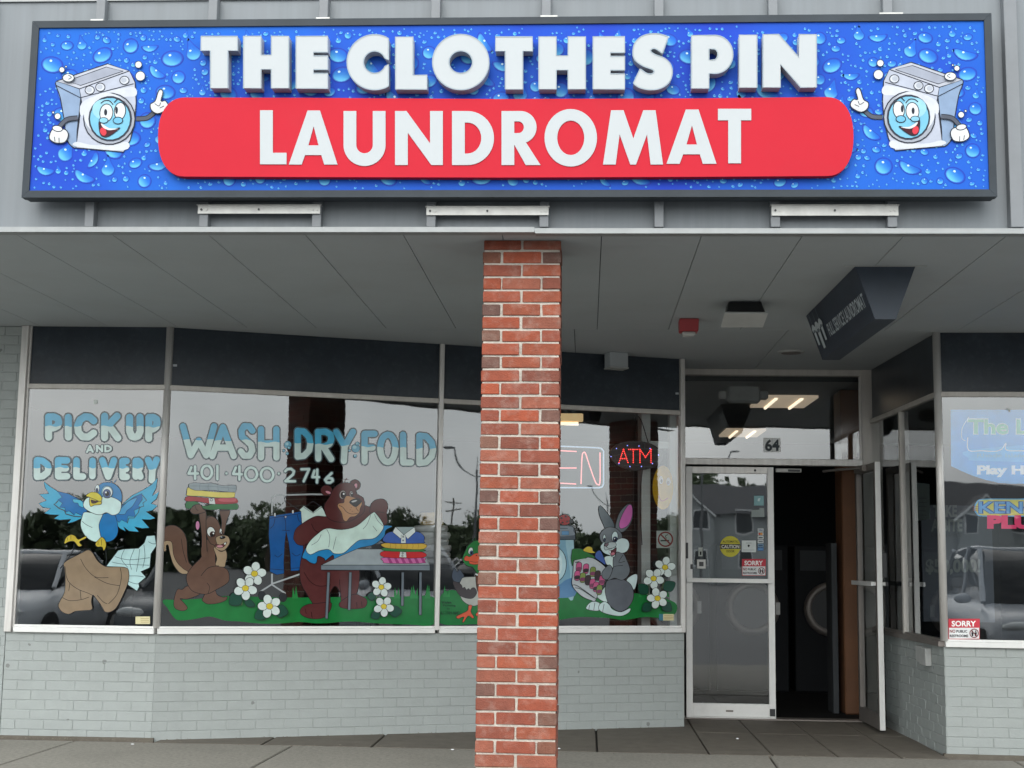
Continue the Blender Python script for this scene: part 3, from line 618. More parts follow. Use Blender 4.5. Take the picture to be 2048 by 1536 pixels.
# ---- painted lettering
def G(ch):
    P_ = [(0,.02),(.55,0),(.93,.1),(1,.28),(.86,.46),(.5,.55),(0,.56)]
    O_ = ell(.5,.5,.5,.5,0,16); O_.append(O_[0])
    return {'P':[[(0,0),(0,1)],P_],'I':[[(.5,0),(.5,1)]],'C':[[(1,.2),(.75,.03),(.45,0),(.15,.15),(0,.45),(.05,.75),(.3,.97),(.65,1),(1,.8)]],
    'K':[[(0,0),(0,1)],[(.95,0),(.1,.55)],[(.3,.42),(1,1)]],'U':[[(0,0),(0,.7),(.2,.95),(.5,1),(.8,.95),(1,.7),(1,0)]],'A':[[(0,1),(.5,0),(1,1)],[(.2,.7),(.8,.7)]],
    'N':[[(0,1),(0,0),(1,1),(1,0)]],'D':[[(0,0),(0,1)],[(0,0),(.5,.03),(.9,.25),(1,.5),(.9,.75),(.5,.97),(0,1)]],'E':[[(1,0),(0,0),(0,1),(1,1)],[(0,.5),(.85,.5)]],
    'L':[[(0,0),(0,1),(1,1)]],'V':[[(0,0),(.5,1),(1,0)]],'R':[[(0,0),(0,1)],P_,[(.4,.56),(1,1)]],'Y':[[(0,0),(.5,.5),(1,0)],[(.5,.5),(.45,1)]],
    'W':[[(0,0),(.25,1),(.5,.5),(.75,1),(1,0)]],'S':[[(1,.15),(.75,0),(.3,0),(.05,.15),(.1,.35),(.5,.48),(.9,.62),(1,.82),(.75,1),(.3,1),(0,.85)]],
    'H':[[(0,0),(0,1)],[(1,0),(1,1)],[(0,.5),(1,.5)]],'F':[[(1,0),(0,0),(0,1)],[(0,.5),(.8,.5)]],'O':[O_],'0':[O_],'1':[[(.5,0),(.5,1)]],
    '4':[[(.3,.08),(0,.58),(1,.58)],[(.72,0),(.72,1)]],'2':[[(0,.2),(.2,.03),(.6,0),(.9,.2),(.8,.45),(0,1),(1,1)]],'7':[[(0,0),(1,0),(.3,1)]],
    '6':[[(.8,0),(.2,.45),(0,.7),(.2,.97),(.6,1),(.95,.8),(.85,.58),(.4,.5),(.05,.7)]],'.':[[(.5,.5),(.5,.501)]],'T':[[(0,0),(1,0)],[(.5,0),(.5,1)]],'M':[[(0,1),(0,0),(.5,.6),(1,0),(1,1)]]}[ch]
def capsules(lines, w):
    out = []
    for l in lines:
        for a, b in zip(l, l[1:]):
            dx, dy = b[0]-a[0], b[1]-a[1]; q = math.hypot(dx, dy)
            if q < 1e-6: continue
            nx, ny = -dy/q*w/2, dx/q*w/2; out.append([(a[0]+nx,a[1]+ny),(a[0]-nx,a[1]-ny),(b[0]-nx,b[1]-ny),(b[0]+nx,b[1]+ny)])
        for i, p in enumerate(l): out.append(ell(p[0]+.013*(i%3), p[1]+.011*(i%2), w/2*.995, w/2*.995, 7*i, 12))
    return out
def word(art, letters, w, ow, fill, oc, top=None, split=.47, rnd=None):
    rnd = rnd or random.Random(3)
    for ch, x0, y0, x1, y1 in letters:
        x0, y0, x1, y1 = x0+w/2, y0+w/2, x1-w/2, y1-w/2
        if x1 < x0: x0 = x1 = (x0+x1)/2
        ls = [[(x0+(x1-x0)*p[0]+rnd.uniform(-.3,.3), y0+(y1-y0)*p[1]+rnd.uniform(-.3,.3)) for p in l] for l in G(ch)]
        if ow:
            v, f = union(capsules(ls, w+2*ow)); art._add(v, f, [rgb(*oc, art.k)]*len(v))
    art.lay += 2
    rnd = random.Random(3)
    for ch, x0, y0, x1, y1 in letters:
        X0, Y0, X1, Y1 = x0, y0, x1, y1
        x0, y0, x1, y1 = x0+w/2, y0+w/2, x1-w/2, y1-w/2
        if x1 < x0: x0 = x1 = (x0+x1)/2
        ls = [[(x0+(x1-x0)*p[0]+rnd.uniform(-.3,.3), y0+(y1-y0)*p[1]+rnd.uniform(-.3,.3)) for p in l] for l in G(ch)]
        cp = capsules(ls, w)
        if not top: v, f = union(cp); art._add(v, f, [rgb(*fill, art.k)]*len(v)); continue
        ym = Y0+(Y1-Y0)*split; up = [(X0-9,Y0-9),(X1+9,Y0-9)]+[(X1+9-(X1-X0+18)*i/12, ym+1.3*math.sin(i*1.1+X0)) for i in range(13)]
        vs = []; fs = []
        for p in cp+[up]: n_ = len(vs); vs += [Vector(q) for q in p]; fs.append(list(range(n_, n_+len(p))))
        r = delaunay_2d_cdt(vs, [], fs, 1, 1e-4); v = [tuple(q) for q in r[0]]; iu = len(cp)
        for want, col in ((True, top), (False, fill)):
            fk = [tuple(f) for f, og in zip(r[2], r[5]) if any(i < iu for i in og) and ((iu in og) == want)]
            if fk: 
                used = sorted({i for f in fk for i in f}); ix = {u: j for j, u in enumerate(used)}
                art._add([v[u] for u in used], [tuple(ix[i] for i in f) for f in fk], [rgb(*col, art.k)]*len(used))
    art.lay += 2
GB, KP = .003, .98
BLUE, WHT, OGR = (84,172,208), (196,218,214), (70,86,92)
def conv(lst, ox, oy, sc): return [(c, ox+a/sc, oy+b/sc, ox+d/sc, oy+e_/sc) for c, a, b, d, e_ in lst]
a = Art(AB, base=GB, k=KP)
word(a, conv([('P',385,795,530,1030),('I',550,800,615,1030),('C',632,795,830,1030),('K',862,790,1035,1035),('U',1075,800,1225,1030),('P',1240,800,1370,1040)],0,640,4.267), 14, 3, WHT, OGR, BLUE)
word(a, conv([('A',735,1065,800,1135),('N',818,1065,880,1130),('D',890,1065,955,1128)],0,640,4.267), 4, 1.8, WHT, OGR)
word(a, conv([('D',288,1170,440,1365),('E',468,1170,600,1362),('L',625,1170,735,1362),('I',758,1175,820,1360),('V',845,1170,1000,1365),('E',1018,1175,1108,1365),('R',1130,1175,1225,1365),('Y',1235,1165,1365,1395)],0,640,4.267), 13, 3, WHT, OGR, BLUE)
a.build('painted_lettering', w1, label='blue and white painted letters PICK UP AND DELIVERY')
a = Art(BC, base=GB, k=KP)
word(a, conv([('W',240,400,690,825),('A',590,410,925,835),('S',935,400,1150,830),('H',1180,435,1440,850),('D',1620,455,1850,840)],320,780,6.024)+[('R',630,857,669,924)]+conv([('Y',135,1010,370,1375),('F',425,1030,590,1380),('O',585,1040,805,1385),('L',820,1040,965,1390),('D',985,1050,1190,1395)],640,660,5.12), 12.5, 2.6, WHT, OGR, BLUE)
word(a, conv([('4',330,905,470,1085),('0',485,895,640,1085),('1',668,900,715,1090),('.',770,975,830,1030),('4',865,905,1000,1095),('0',1010,920,1185,1105),('0',1200,925,1380,1115),('.',1405,980,1460,1035),('2',1495,935,1640,1115),('7',1690,940,1810,1115),('4',1820,945,1930,1130)],320,780,6.024)+[('6',648,944,669,968)], 5.0, 1.8, WHT, OGR)
for x, y, r in ((575.6,889.5,7.5),(578,895.5,3.2),(567.5,901,2.8),(574.5,907,3.2),(711.3,896.5,8.5),(715,887.5,4.2),(699,901,2.6),(710.5,912,3.6)): a.ell(x, y, r, r, (92,160,186), .8); a.ell(x-r*.25, y-r*.25, r*.45, r*.4, (150,200,212))
a.build('painted_lettering', w2, label='blue and white painted letters WASH DRY FOLD above the number 401 400 2746')

# ---- bluebird
a = Art(AB, 0, 950, 4.656, GB, k=KP); LB, DB = (62,160,196), (28,106,168)
a.line([(690,640),(680,700),(620,800),(560,870)], 7, (40,44,48)); a.line([(985,690),(990,780),(985,850)], 6, (40,44,48)); a.line([(680,690),(760,690),(850,690)], 5, (40,44,48)); a.line([(1000,690),(1080,680),(1150,665)], 5, (40,44,48))
a.poly([(408,62),(470,110),(560,165),(680,205),(785,250),(805,345),(768,400),(690,436),(630,450),(662,412),(560,420),(502,406),(552,372),(470,370),(411,356),(472,312),(400,302),(361,265),(432,237),(395,205),(366,180),(455,172),(420,120)], LB, 5, False)
a.poly([(530,150),(640,175),(785,250),(812,345),(765,378),(705,350),(692,374),(645,335),(612,345),(602,304),(553,302),(582,262),(538,232),(578,206)], DB, 5, False)
a.line([(540,240),(520,262),(500,270),(552,312),(600,330),(612,362),(690,385),(760,390)], 9, (60,56,48), False, False)
a.poly([(680,225),(760,240),(776,300),(736,287),(725,262),(690,257)], (74,176,206), 4)
a.poly([(1120,290),(1230,190),(1330,140),(1410,90),(1467,28),(1455,120),(1415,195),(1482,155),(1455,225),(1405,265),(1467,285),(1420,330),(1360,340),(1447,402),(1400,417),(1320,412),(1391,492),(1330,498),(1250,482),(1294,531),(1200,522),(1150,482),(1171,526),(1120,500),(1065,445),(1055,390)], LB, 5, False)
a.poly([(1125,290),(1250,205),(1322,172),(1325,228),(1285,285),(1312,300),(1248,330),(1262,388),(1192,382),(1180,442),(1132,417),(1110,442),(1058,400)], DB, 5, False)
a.line([(1325,185),(1365,235),(1330,262),(1340,290),(1300,300),(1290,345),(1250,400),(1200,400),(1185,450)], 7, (60,56,48), False, False)
a.poly([(1135,300),(1200,240),(1275,212),(1252,262),(1225,300),(1182,332),(1160,365),(1095,358)], (70,150,196), 4)
a.poly([(940,375),(1060,362),(1097,480),(1090,560),(1040,612),(960,622),(925,560),(918,470)], (30,112,172), 5)
a.poly([(790,345),(900,360),(958,360),(922,460),(935,560),(945,600),(890,622),(820,592),(770,530),(750,460),(765,390)], (190,220,216), 5)
a.line([(765,430),(800,460),(860,490)], 4)
a.poly([(905,110),(960,72),(1040,72),(1100,110),(1132,170),(1130,250),(1080,285),(940,235),(890,165),(888,130)], (46,122,176), 5)
a.line([(1060,72),(1080,45)], 5, (46,122,176)); a.line([(1040,72),(1035,55)], 5, (46,122,176))
a.poly([(925,235),(960,200),(1040,205),(1112,240),(1130,280),(1110,350),(1050,375),(990,350),(940,370),(880,362),(800,320),(775,280),(790,235),(830,208)], (196,222,218), 5)
a.ell(905,130,20,38,(210,225,225),4,8); a.ell(903,142,13,22,(50,60,90)); a.ell(998,158,54,58,(126,190,214),4); a.ell(1000,160,46,52,(214,226,226),4); a.ell(995,172,36,40,(74,92,132),3); a.ell(997,174,20,24,(20,22,30)); a.ell(986,162,8,9,(230,235,235))
a.poly([(835,213),(880,222),(940,240),(940,272),(880,280),(840,290)], (196,178,60), 5); a.poly([(848,232),(890,240),(925,238),(890,262),(856,262)], (70,48,48), 3)
a.poly([(800,192),(850,160),(910,168),(948,210),(935,246),(880,226),(830,206)], (204,192,62), 5)
a.poly([(600,620),(620,578),(660,555),(700,568),(730,600),(795,570),(802,588),(740,622),(762,655),(730,665),(690,620),(640,622),(605,640)], (190,170,60), 5); a.line([(630,580),(628,610)], 4); a.line([(660,562),(660,600)], 4)
a.poly([(888,640),(920,600),(950,578),(980,610),(988,660),(966,706),(950,670),(905,668)], (190,170,60), 5); a.line([(915,615),(912,650)], 4); a.line([(945,600),(945,655)], 4)
a.poly([(990,850),(1060,755),(1100,702),(1150,690),(1290,682),(1345,630),(1366,568),(1442,563),(1456,660),(1405,735),(1395,862),(1310,900),(1358,950),(1290,1010),(1297,1040),(1275,1080),(1190,1022),(1195,890),(1100,855)], (172,204,204), 5, False)
for l in ([(1160,690),(1130,780),(1190,860)],[(1250,690),(1210,800),(1225,880)],[(1300,690),(1290,790),(1270,900)],[(1340,650),(1350,760),(1330,860)],[(1070,760),(1200,790),(1395,770)],[(1040,810),(1150,830),(1390,840)],[(1200,940),(1280,940),(1340,950)],[(1195,990),(1250,1010),(1290,1015)],[(1380,620),(1420,640),(1450,640)]): a.line(l, 4, (40,52,58))
a.poly([(602,812),(740,735),(820,698),(862,725),(910,800),(985,852),(1100,855),(1170,862),(1197,890),(1196,990),(1140,1130),(1080,1240),(1020,1277),(975,1272),(950,1230),(880,1132),(862,1122),(850,1180),(857,1250),(780,1262),(700,1270),(640,1296),(575,1272),(543,1220),(560,1170),(600,1090),(608,960),(600,870)], (132,114,92), 5)
for l in ([(605,850),(630,980),(720,1060),(860,1120),(940,1210)],[(750,780),(800,870),(890,950),(1010,955)],[(880,950),(1000,1010),(1115,1030)],[(1120,865),(1130,960),(1090,1110),(1010,1200)],[(580,1140),(650,1170),(760,1160),(830,1135)],[(650,1010),(640,1080)],[(745,1070),(755,1160)],[(905,1120),(960,1180),(1000,1200)]): a.line(l, 4.5)
a.build('painted_bluebird', w1, label='painted bluebird flying with tan trousers and a plaid shirt in its claws')

# ---- grass, rack, squirrel, bear, table
a = Art(BC, base=GB, k=KP); GR = (24,108,52)
a.poly([(326,1205),(330,1199),(354,1200),(403,1197),(455,1192),(525,1194),(620,1195),(720,1193),(790,1194),(869,1195),(868,1248),(820,1249),(760,1247),(700,1243),(640,1247),(600,1244),(560,1247),(520,1247),(480,1243),(450,1241),(420,1233),(390,1238),(360,1241),(347,1234),(335,1216)], GR)
for x in (588,593,700,792,797,824,829,833,853,858): hgt = random.uniform(18,30); a.poly([(x-4,1197),(x+random.uniform(-3,3),1197-hgt),(x+3,1197)], (36,122,62), 0, False)
a.build('painted_grass', w2)
a = Art(BC, 300, 940, 4.653, GB+.0006, k=KP); GY = (158,164,166)
a.line([(1135,420),(1135,262),(1165,236),(1500,226),(1820,230)], 15, GY, False, False); a.line([(1135,965),(1135,1062)], 16, GY); a.line([(1140,1058),(1400,968),(1480,940)], 15, GY); a.line([(1132,1065),(1030,1130)], 14, GY); a.line([(1132,1065),(1262,1150)], 14, GY)
a.ell(1040,1168,32,42,(40,44,48),4); a.ell(1238,1185,36,42,(40,44,48),4)
a.line([(1110,425),(1260,290),(1400,380)], 5, (60,64,70), False, False); a.line([(1262,292),(1252,262),(1280,235)], 5, (60,64,70))
a.line([(1440,345),(1520,290),(1600,350)], 5, (60,64,70), False, False)
a.poly([(1112,430),(1405,385),(1415,520),(1428,740),(1402,850),(1390,935),(1310,940),(1305,800),(1290,680),(1266,566),(1255,680),(1245,860),(1248,962),(1180,976),(1115,945),(1120,800),(1104,600)], (20,80,142), 5, False)
for l in ([(1115,450),(1400,405)],[(1165,440),(1150,510),(1118,545)],[(1370,410),(1385,470),(1412,490)],[(1245,430),(1262,480),(1262,560)],[(1230,560),(1300,565)],[(1160,790),(1190,810),(1230,780)],[(1320,770),(1360,800),(1400,780)],[(1115,920),(1245,930)],[(1310,915),(1392,910)]): a.line(l, 4)
for x, y in ((1162,415),(1330,388)): a.poly([(x-8,y-14),(x+8,y-14),(x+8,y+16),(x-8,y+16)], (196,204,206), 3, False)
a.ell(1262,436,8,9,(180,190,196),2)
a.build('painted_clothes_rack', w2, label='painted clothes rack with blue jeans on a hanger')
a = Art(BC, 300, 940, 4.653, GB+.0012, k=KP); BR, TN = (94,70,58), (152,132,106)
a.poly([(128,545),(200,513),(262,530),(312,580),(342,660),(347,780),(362,860),(395,902),(352,952),(290,930),(230,860),(200,760),(182,682),(128,668)], BR, 5)
a.poly([(128,672),(170,658),(206,680),(217,780),(252,860),(312,920),(352,945),(340,967),(280,957),(220,882),(186,780),(170,702),(152,702),(148,752),(128,750)], TN, 4)
a.line([(290,640),(310,760),(340,860)], 4); 
a.poly([(650,375),(745,372),(712,480),(690,592),(655,602),(668,480)], BR, 5)
a.poly([(345,1080),(300,1112),(255,1112),(225,1200),(228,1280),(290,1310),(335,1302),(346,1275),(302,1222),(280,1196),(350,1200),(470,1150),(430,1095)], BR, 5)
a.poly([(488,1200),(545,1108),(600,1100),(625,1160),(680,1183),(717,1180),(702,1215),(620,1242),(540,1247),(500,1227)], BR, 5)
a.poly([(480,690),(482,800),(400,890),(345,970),(345,1050),(390,1122),(470,1152),(540,1152),(620,1112),(722,1050),(737,990),(720,930),(652,888),(612,880),(605,700),(560,640)], BR, 5)
a.poly([(592,722),(650,740),(702,745),(717,800),(702,870),(690,902),(612,886),(622,820)], TN, 4)
a.line([(475,985),(540,912),(640,890)], 5); a.line([(540,1150),(555,1090),(530,1050)], 4)
a.ell(443,516,19,42,(190,124,162),4); a.ell(550,455,26,30,BR,4)
a.poly([(528,452),(572,430),(622,460),(652,520),(682,600),(735,628),(742,672),(702,742),(650,757),(600,702),(560,680),(525,600),(518,520)], BR, 5)
a.poly([(612,632),(660,608),(720,615),(742,650),(737,690),(692,747),(640,747),(608,722),(622,690)], TN, 4)
a.poly([(610,690),(660,696),(712,668),(700,700),(672,722),(632,722)], (96,52,56), 4); a.ell(650,710,28,11,(184,132,140)); a.poly([(688,682),(708,672),(704,692),(692,696)], (214,220,216), 2, False)
a.ell(675,628,27,14,(24,24,28),2,-10); a.ell(665,623,8,4,(180,185,188))
a.ell(568,576,37,47,(206,212,208),5,-14); a.ell(582,598,27,28,(54,36,32)); a.ell(578,606,10,12,(14,14,16)); a.ell(590,590,7,7,(225,228,226)); a.ell(658,572,11,28,(206,212,208),4); a.ell(663,590,10,19,(54,36,32)); a.ell(665,586,4,5,(225,228,226))
a.poly([(455,400),(522,388),(522,560),(532,760),(542,812),(480,800),(480,600)], BR, 0); a.line([(455,400),(480,600),(480,720)], 5); a.line([(522,388),(522,560),(532,760)], 5)
a.poly([(330,312),(370,285),(440,300),(500,335),(600,315),(700,320),(790,310),(822,330),(816,362),(760,370),(650,366),(560,372),(490,356),(450,320),(402,330),(382,356),(336,356)], (38,102,56), 4)
a.poly([(328,262),(360,244),(480,254),(620,262),(740,250),(802,264),(820,296),(790,312),(650,318),(540,310),(430,292),(338,290)], (150,42,48), 4); a.poly([(640,268),(740,258),(800,270),(780,296),(660,292)], (184,74,84)); a.poly([(545,262),(598,262),(608,318),(552,315)], (200,208,206), 3, False); a.ell(572,277,12,12,(190,196,196),4)
a.poly([(348,168),(380,164),(480,190),(640,205),(780,208),(788,230),(775,256),(640,258),(480,245),(350,238),(343,210)], (214,200,96), 4)
a.poly([(362,132),(420,117),(500,124),(570,120),(680,144),(790,140),(805,160),(790,202),(700,202),(560,188),(430,190),(368,166)], (138,152,158), 4)
for x in (470,550,640,735): a.line([(x,124),(x-10,156),(x,194)], 2.5, (86,98,106))
a.line([(370,148),(560,152),(800,172)], 2.5, (86,98,106))
a.poly([(374,372),(420,325),(470,323),(492,360),(518,386),(455,407),(400,407)], BR, 5); a.line([(420,330),(430,362),(450,380)], 4); a.line([(640,380),(690,378),(740,374)], 5)
for x, y in ((660,600),): pass
a.build('painted_squirrel', w2, label='painted brown squirrel lifting a stack of folded clothes')
a = Art(BC, 580, 940, 4.653, GB+.0012, k=KP); BE = (82,44,44)
a.poly([(85,372),(130,333),(215,392),(290,333),(330,400),(346,440),(250,432),(160,472),(110,502),(102,385)], (192,212,204), 5, False); a.line([(125,345),(215,402),(295,345)], 4, BLK, False, False); a.line([(215,392),(216,402)], 4)
a.poly([(112,800),(90,930),(105,1060),(160,1160),(210,1240),(240,1262),(368,1242),(372,1150),(420,1080),(470,1150),(485,1230),(600,1180),(640,1080),(647,930),(622,800),(500,650),(150,650)], BE, 5)
a.poly([(95,1332),(110,1280),(170,1250),(250,1242),(370,1230),(386,1262),(370,1312),(320,1370),(240,1386),(150,1372)], BE, 5); a.poly([(460,1240),(520,1190),(600,1155),(660,1172),(707,1200),(717,1240),(690,1280),(620,1292),(540,1292),(470,1277)], BE, 5)
for l in ([(140,1290),(150,1340)],[(200,1320),(205,1375)],[(620,1230),(625,1285)],[(665,1225),(672,1275)],[(130,950),(190,1040),(270,1080),(380,1070)],[(460,1020),(470,1140)]): a.line(l, 4, (30,16,18))
a.poly([(33,622),(55,550),(130,488),(240,430),(340,432),(352,380),(700,330),(762,420),(640,522),(480,552),(350,547),(260,592),(180,672),(130,702),(70,692),(38,652)], BE, 5)
a.line([(200,500),(230,560),(280,585)], 4, (30,16,18))
a.poly([(743,390),(760,310),(830,268),(892,285),(912,340),(900,400),(907,480),(880,522),(850,517),(810,440),(768,402)], BE, 5); a.line([(770,400),(830,390),(880,400)], 4, (30,16,18))
a.ell(340,190,54,49,BE,5); a.ell(355,208,27,13,(196,134,148),3,22); a.ell(605,140,50,51,BE,5); a.ell(610,150,17,27,(196,134,148),3,18)
a.poly([(368,250),(400,180),(460,130),(540,118),(602,150),(622,220),(682,260),(697,330),(682,400),(620,442),(540,482),(430,482),(358,450),(323,390),(323,320)], BE, 5)
a.line([(470,125),(500,85),(545,90)], 4, BE); a.line([(500,122),(530,75)], 4, BE)
a.poly([(525,240),(580,250),(642,275),(672,310),(652,360),(647,392),(610,430),(560,440),(525,477),(495,460),(480,400),(443,340),(455,310),(500,303),(505,270)], (172,128,90), 5)
a.line([(455,330),(490,345),(525,388),(575,410),(630,402)], 5); a.line([(640,300),(615,350),(640,385)], 4)
for x, y in ((560,370),(580,385),(570,350)): a.ell(x, y, 4, 4, (110,76,52))
a.poly([(553,298),(590,270),(642,268),(664,295),(642,322),(610,342),(578,326)], (22,22,26), 3); a.ell(598,290,26,8,(190,194,196),0,-14)
a.ell(490,230,31,40,(160,150,146),4,10); a.ell(495,232,24,32,(34,26,26)); a.ell(500,222,8,9,(220,222,222)); a.ell(570,222,17,26,(160,150,146),4); a.ell(573,224,12,20,(34,26,26)); a.ell(576,217,4,6,(220,222,222))
a.poly([(150,680),(148,740),(190,787),(270,752),(360,737),(415,774),(500,772),(570,707),(640,652),(760,637),(830,582),(860,520),(952,523),(892,560),(880,612),(830,662),(760,702),(640,727),(580,772),(510,832),(450,857),(413,842),(400,792),(330,842),(318,822),(260,802),(250,852),(230,872),(190,862),(150,832),(113,812),(138,740)], (40,126,180), 5)
a.poly([(250,600),(340,543),(480,555),(620,520),(760,403),(802,408),(872,517),(830,600),(770,640),(650,652),(580,702),(500,772),(410,777),(360,740),(270,752),(190,787),(148,742),(178,672)], (194,218,208), 5)
for l in ([(340,548),(370,620),(360,720)],[(290,600),(260,660),(200,700)],[(430,620),(400,740)],[(750,420),(720,500),(680,550)],[(785,410),(815,470),(865,520)],[(770,520),(810,570)]): a.line(l, 4, (70,82,86))
a.poly([(290,885),(470,800),(622,735),(1225,735),(1300,885)], (146,156,160), 5, False); a.poly([(290,885),(1300,885),(1300,935),(290,930)], (112,124,132), 5, False)
for x0, y0, x1, y1 in ((360,950,340,1385),(562,950,550,1305),(1050,950,1045,1265),(1215,950,1212,1350)): a.line([(x0,y0),(x1,y1)], 28, BLK); a.line([(x0,y0+3),(x1,y1-3)], 21, (98,108,116))
a.poly([(872,814),(1235,815),(1242,848),(1200,870),(900,868),(868,850)], (194,104,158), 4)
for x in range(905, 1230, 62): a.poly([(x,818),(x+26,818),(x+52,866),(x+22,866)], (150,60,116), 0, False)
a.poly([(878,754),(1225,762),(1232,816),(880,812)], (188,40,42), 4); a.poly([(1025,760),(1080,764),(1084,815),(1016,812)], (196,204,202), 4, False); a.ell(1048,775,8,8,(150,156,156),3); a.ell(1046,798,8,8,(150,156,156),3)
a.poly([(890,722),(1225,735),(1222,760),(890,754)], (52,118,60), 3); a.poly([(880,680),(1240,684),(1243,736),(1060,736),(882,722)], (198,164,62), 4)
for x in (930,980,1030,1085,1140,1190): a.line([(x,682),(x+6,705),(x,732)], 3, (140,106,40))
a.poly([(888,602),(970,570),(1170,570),(1245,612),(1248,660),(1225,682),(890,676)], (56,88,160), 5)
a.poly([(985,530),(1155,530),(1062,602)], (146,164,164), 3, False); a.poly([(982,530),(1058,600),(1028,638),(956,578)], (206,216,214), 4, False); a.poly([(1158,530),(1062,600),(1097,642),(1167,577)], (206,216,214), 4, False); a.poly([(1035,606),(1076,606),(1078,680),(1032,680)], (196,206,204), 3, False); a.ell(1053,622,7,7,(120,128,130),2); a.ell(1053,655,7,7,(120,128,130),2)
a.build('painted_bear', w2, label='painted brown bear folding a white and blue shirt at a grey table')
def flowers(pl, name, parent, ox, oy, sc, fl, leaves, stems, label):
    a = Art(pl, ox, oy, sc, GB+.023, k=KP, step=.0001)
    for s_ in stems: a.line(s_, 7, (74,100,60))
    for l in leaves: a.leaf(*l)
    for i, (x, y, r) in enumerate(fl): a.flower(x, y, r, 4.5, i*23+10)
    a.build(name, parent, label=label)
flowers(BC,'painted_flowers',w2,300,940,4.653,[(972,965,108),(888,1100,108),(1113,1268,108)],[(850,1160,740,1250,.45),(880,1220,978,1265,.3),(1090,1310,975,1380,.4),(1160,1300,1287,1330,.45)],[[(858,1130),(855,1260)]],'painted white flowers beside the squirrel')
flowers(BC,'painted_flowers',w2,580,940,4.653,[(850,1090,92),(873,1270,94)],[(800,1180,720,1170,.5),(840,1330,752,1370,.4),(920,1320,1042,1312,.42)],[[(806,1120),(804,1190)]],'painted white flowers under the table')

# ---- window behind the pillar: grass, duck, washer, rabbit
a = Art(BC, base=GB, k=KP)
a.poly([(880,1194),(905,1180),(935,1190),(1000,1192),(1080,1190),(1117,1190),(1150,1183),(1190,1190),(1250,1186),(1300,1190),(1350,1205),(1350,1228),(1325,1236),(1290,1234),(1250,1240),(1215,1236),(1160,1234),(1117,1240),(1060,1246),(960,1248),(879,1246)], GR)
for x in (889,893,897,1140,1143,1280,1330,1336): hgt = random.uniform(12,24); a.poly([(x-3,1194),(x+random.uniform(-3,3),1192-hgt),(x+3,1194)], (36,122,62), 0, False)
a.build('painted_grass', w3)
a = Art(BC, 860, 1000, 5.907, GB+.0006, k=KP)
a.poly([(258,905),(284,808),(322,850),(350,820),(402,900),(366,962),(300,972)], (66,76,90), 5)
a.poly([(365,950),(400,913),(530,903),(560,880),(640,900),(700,1000),(690,1160),(560,1242),(480,1247),(400,1202),(358,1140),(330,1050)], (164,166,160), 6)
a.poly([(268,968),(340,980),(375,1010),(385,1040),(410,1030),(430,1060),(455,1045),(475,1062),(495,1040),(530,1040),(552,1100),(500,1162),(400,1152),(328,1100)], (62,56,58), 5)
a.poly([(540,880),(570,875),(640,880),(640,1090),(570,1090),(545,1000)], (84,50,36), 4); a.poly([(532,868),(600,872),(660,868),(655,895),(560,895)], (206,212,208), 4)
a.poly([(382,702),(418,600),(450,538),(512,490),(560,478),(640,480),(720,560),(730,680),(650,820),(600,872),(560,872),(530,832),(500,792),(438,780)], (34,112,54), 6)
a.line([(545,485),(530,450)], 7, (34,112,54)); a.line([(520,490),(500,465)], 7, (34,112,54))
a.poly([(403,690),(430,658),(470,670),(540,630),(660,640),(700,700),(640,745),(540,762),(470,752),(458,722),(420,722)], (202,86,56), 5); a.line([(470,722),(540,735),(640,712)], 5); a.ell(550,655,10,6,(70,24,18)); a.ell(590,650,8,6,(70,24,18))
a.ell(480,602,27,42,(210,218,216),5,14); a.ell(490,625,22,29,(58,84,120),3); a.ell(492,628,12,17,(18,20,26)); a.ell(600,585,24,36,(210,218,216),5); a.ell(596,604,18,24,(58,84,120),3)
a.poly([(455,1248),(497,1248),(482,1320),(517,1380),(502,1397),(450,1370),(400,1442),(383,1437),(400,1380),(330,1402),(318,1370),(440,1310)], (200,88,58), 5); a.poly([(545,1340),(600,1310),(700,1330),(690,1370),(560,1372)], (200,88,58), 5)
a.build('painted_duck', w3, label='painted green-headed duck half hidden by the brick pillar')
a = Art(BC, base=GB+.023, k=KP)
for i, (t_, x0, y0, x1, y1) in enumerate((('Window',883,1202,903,1207.5),('Painting',886,1209,911,1214),('by',894,1215.5,900,1220),('617-789-9303',882,1223,919,1229))): arttext(a, t_, x0, y0, x1, y1, (10,40,28), .01)
a.build('painted_signature', w3)
a = Art(BC, 1100, 960, 4.8, GB+.0006, k=KP)
a.poly([(0,575),(230,575),(236,1115),(0,1120)], (118,160,180), 5, False); a.poly([(150,580),(225,580),(232,1110),(170,1112),(195,900)], (150,186,198)); a.poly([(0,1010),(90,1005),(150,960),(235,950),(236,1113),(0,1118)], (86,130,170))
a.ell(55,810,106,165,(40,52,60)); a.ell(52,810,102,160,(176,206,212)); a.ell(34,810,84,140,(196,218,220))
a.poly([(0,435),(212,435),(238,480),(243,572),(0,575)], (74,84,94), 6, False); a.poly([(0,448),(200,448),(222,490),(225,530),(0,535)], (120,132,142)); a.poly([(112,490),(180,490),(182,528),(112,528)], (92,140,180), 3, False); a.line([(30,465),(170,465)], 5, (40,46,54))
a.ell(140,382,58,52,(150,34,34),5); a.ell(205,393,20,22,(40,42,46),4)
for x, y in ((110,365),(150,350),(165,400),(120,410)): a.ell(x, y, 10, 9, (22,18,20))
a.build('painted_washer', w3, label='painted light blue washer with a ladybug on top, half behind the pillar')
a = Art(BC, 1100, 960, 4.8, GB+.0012, k=KP); RG, RW = (104,112,118), (192,212,212)
a.poly([(468,262),(490,248),(545,310),(600,390),(617,452),(540,472),(500,400),(473,330)], (76,90,98), 5)
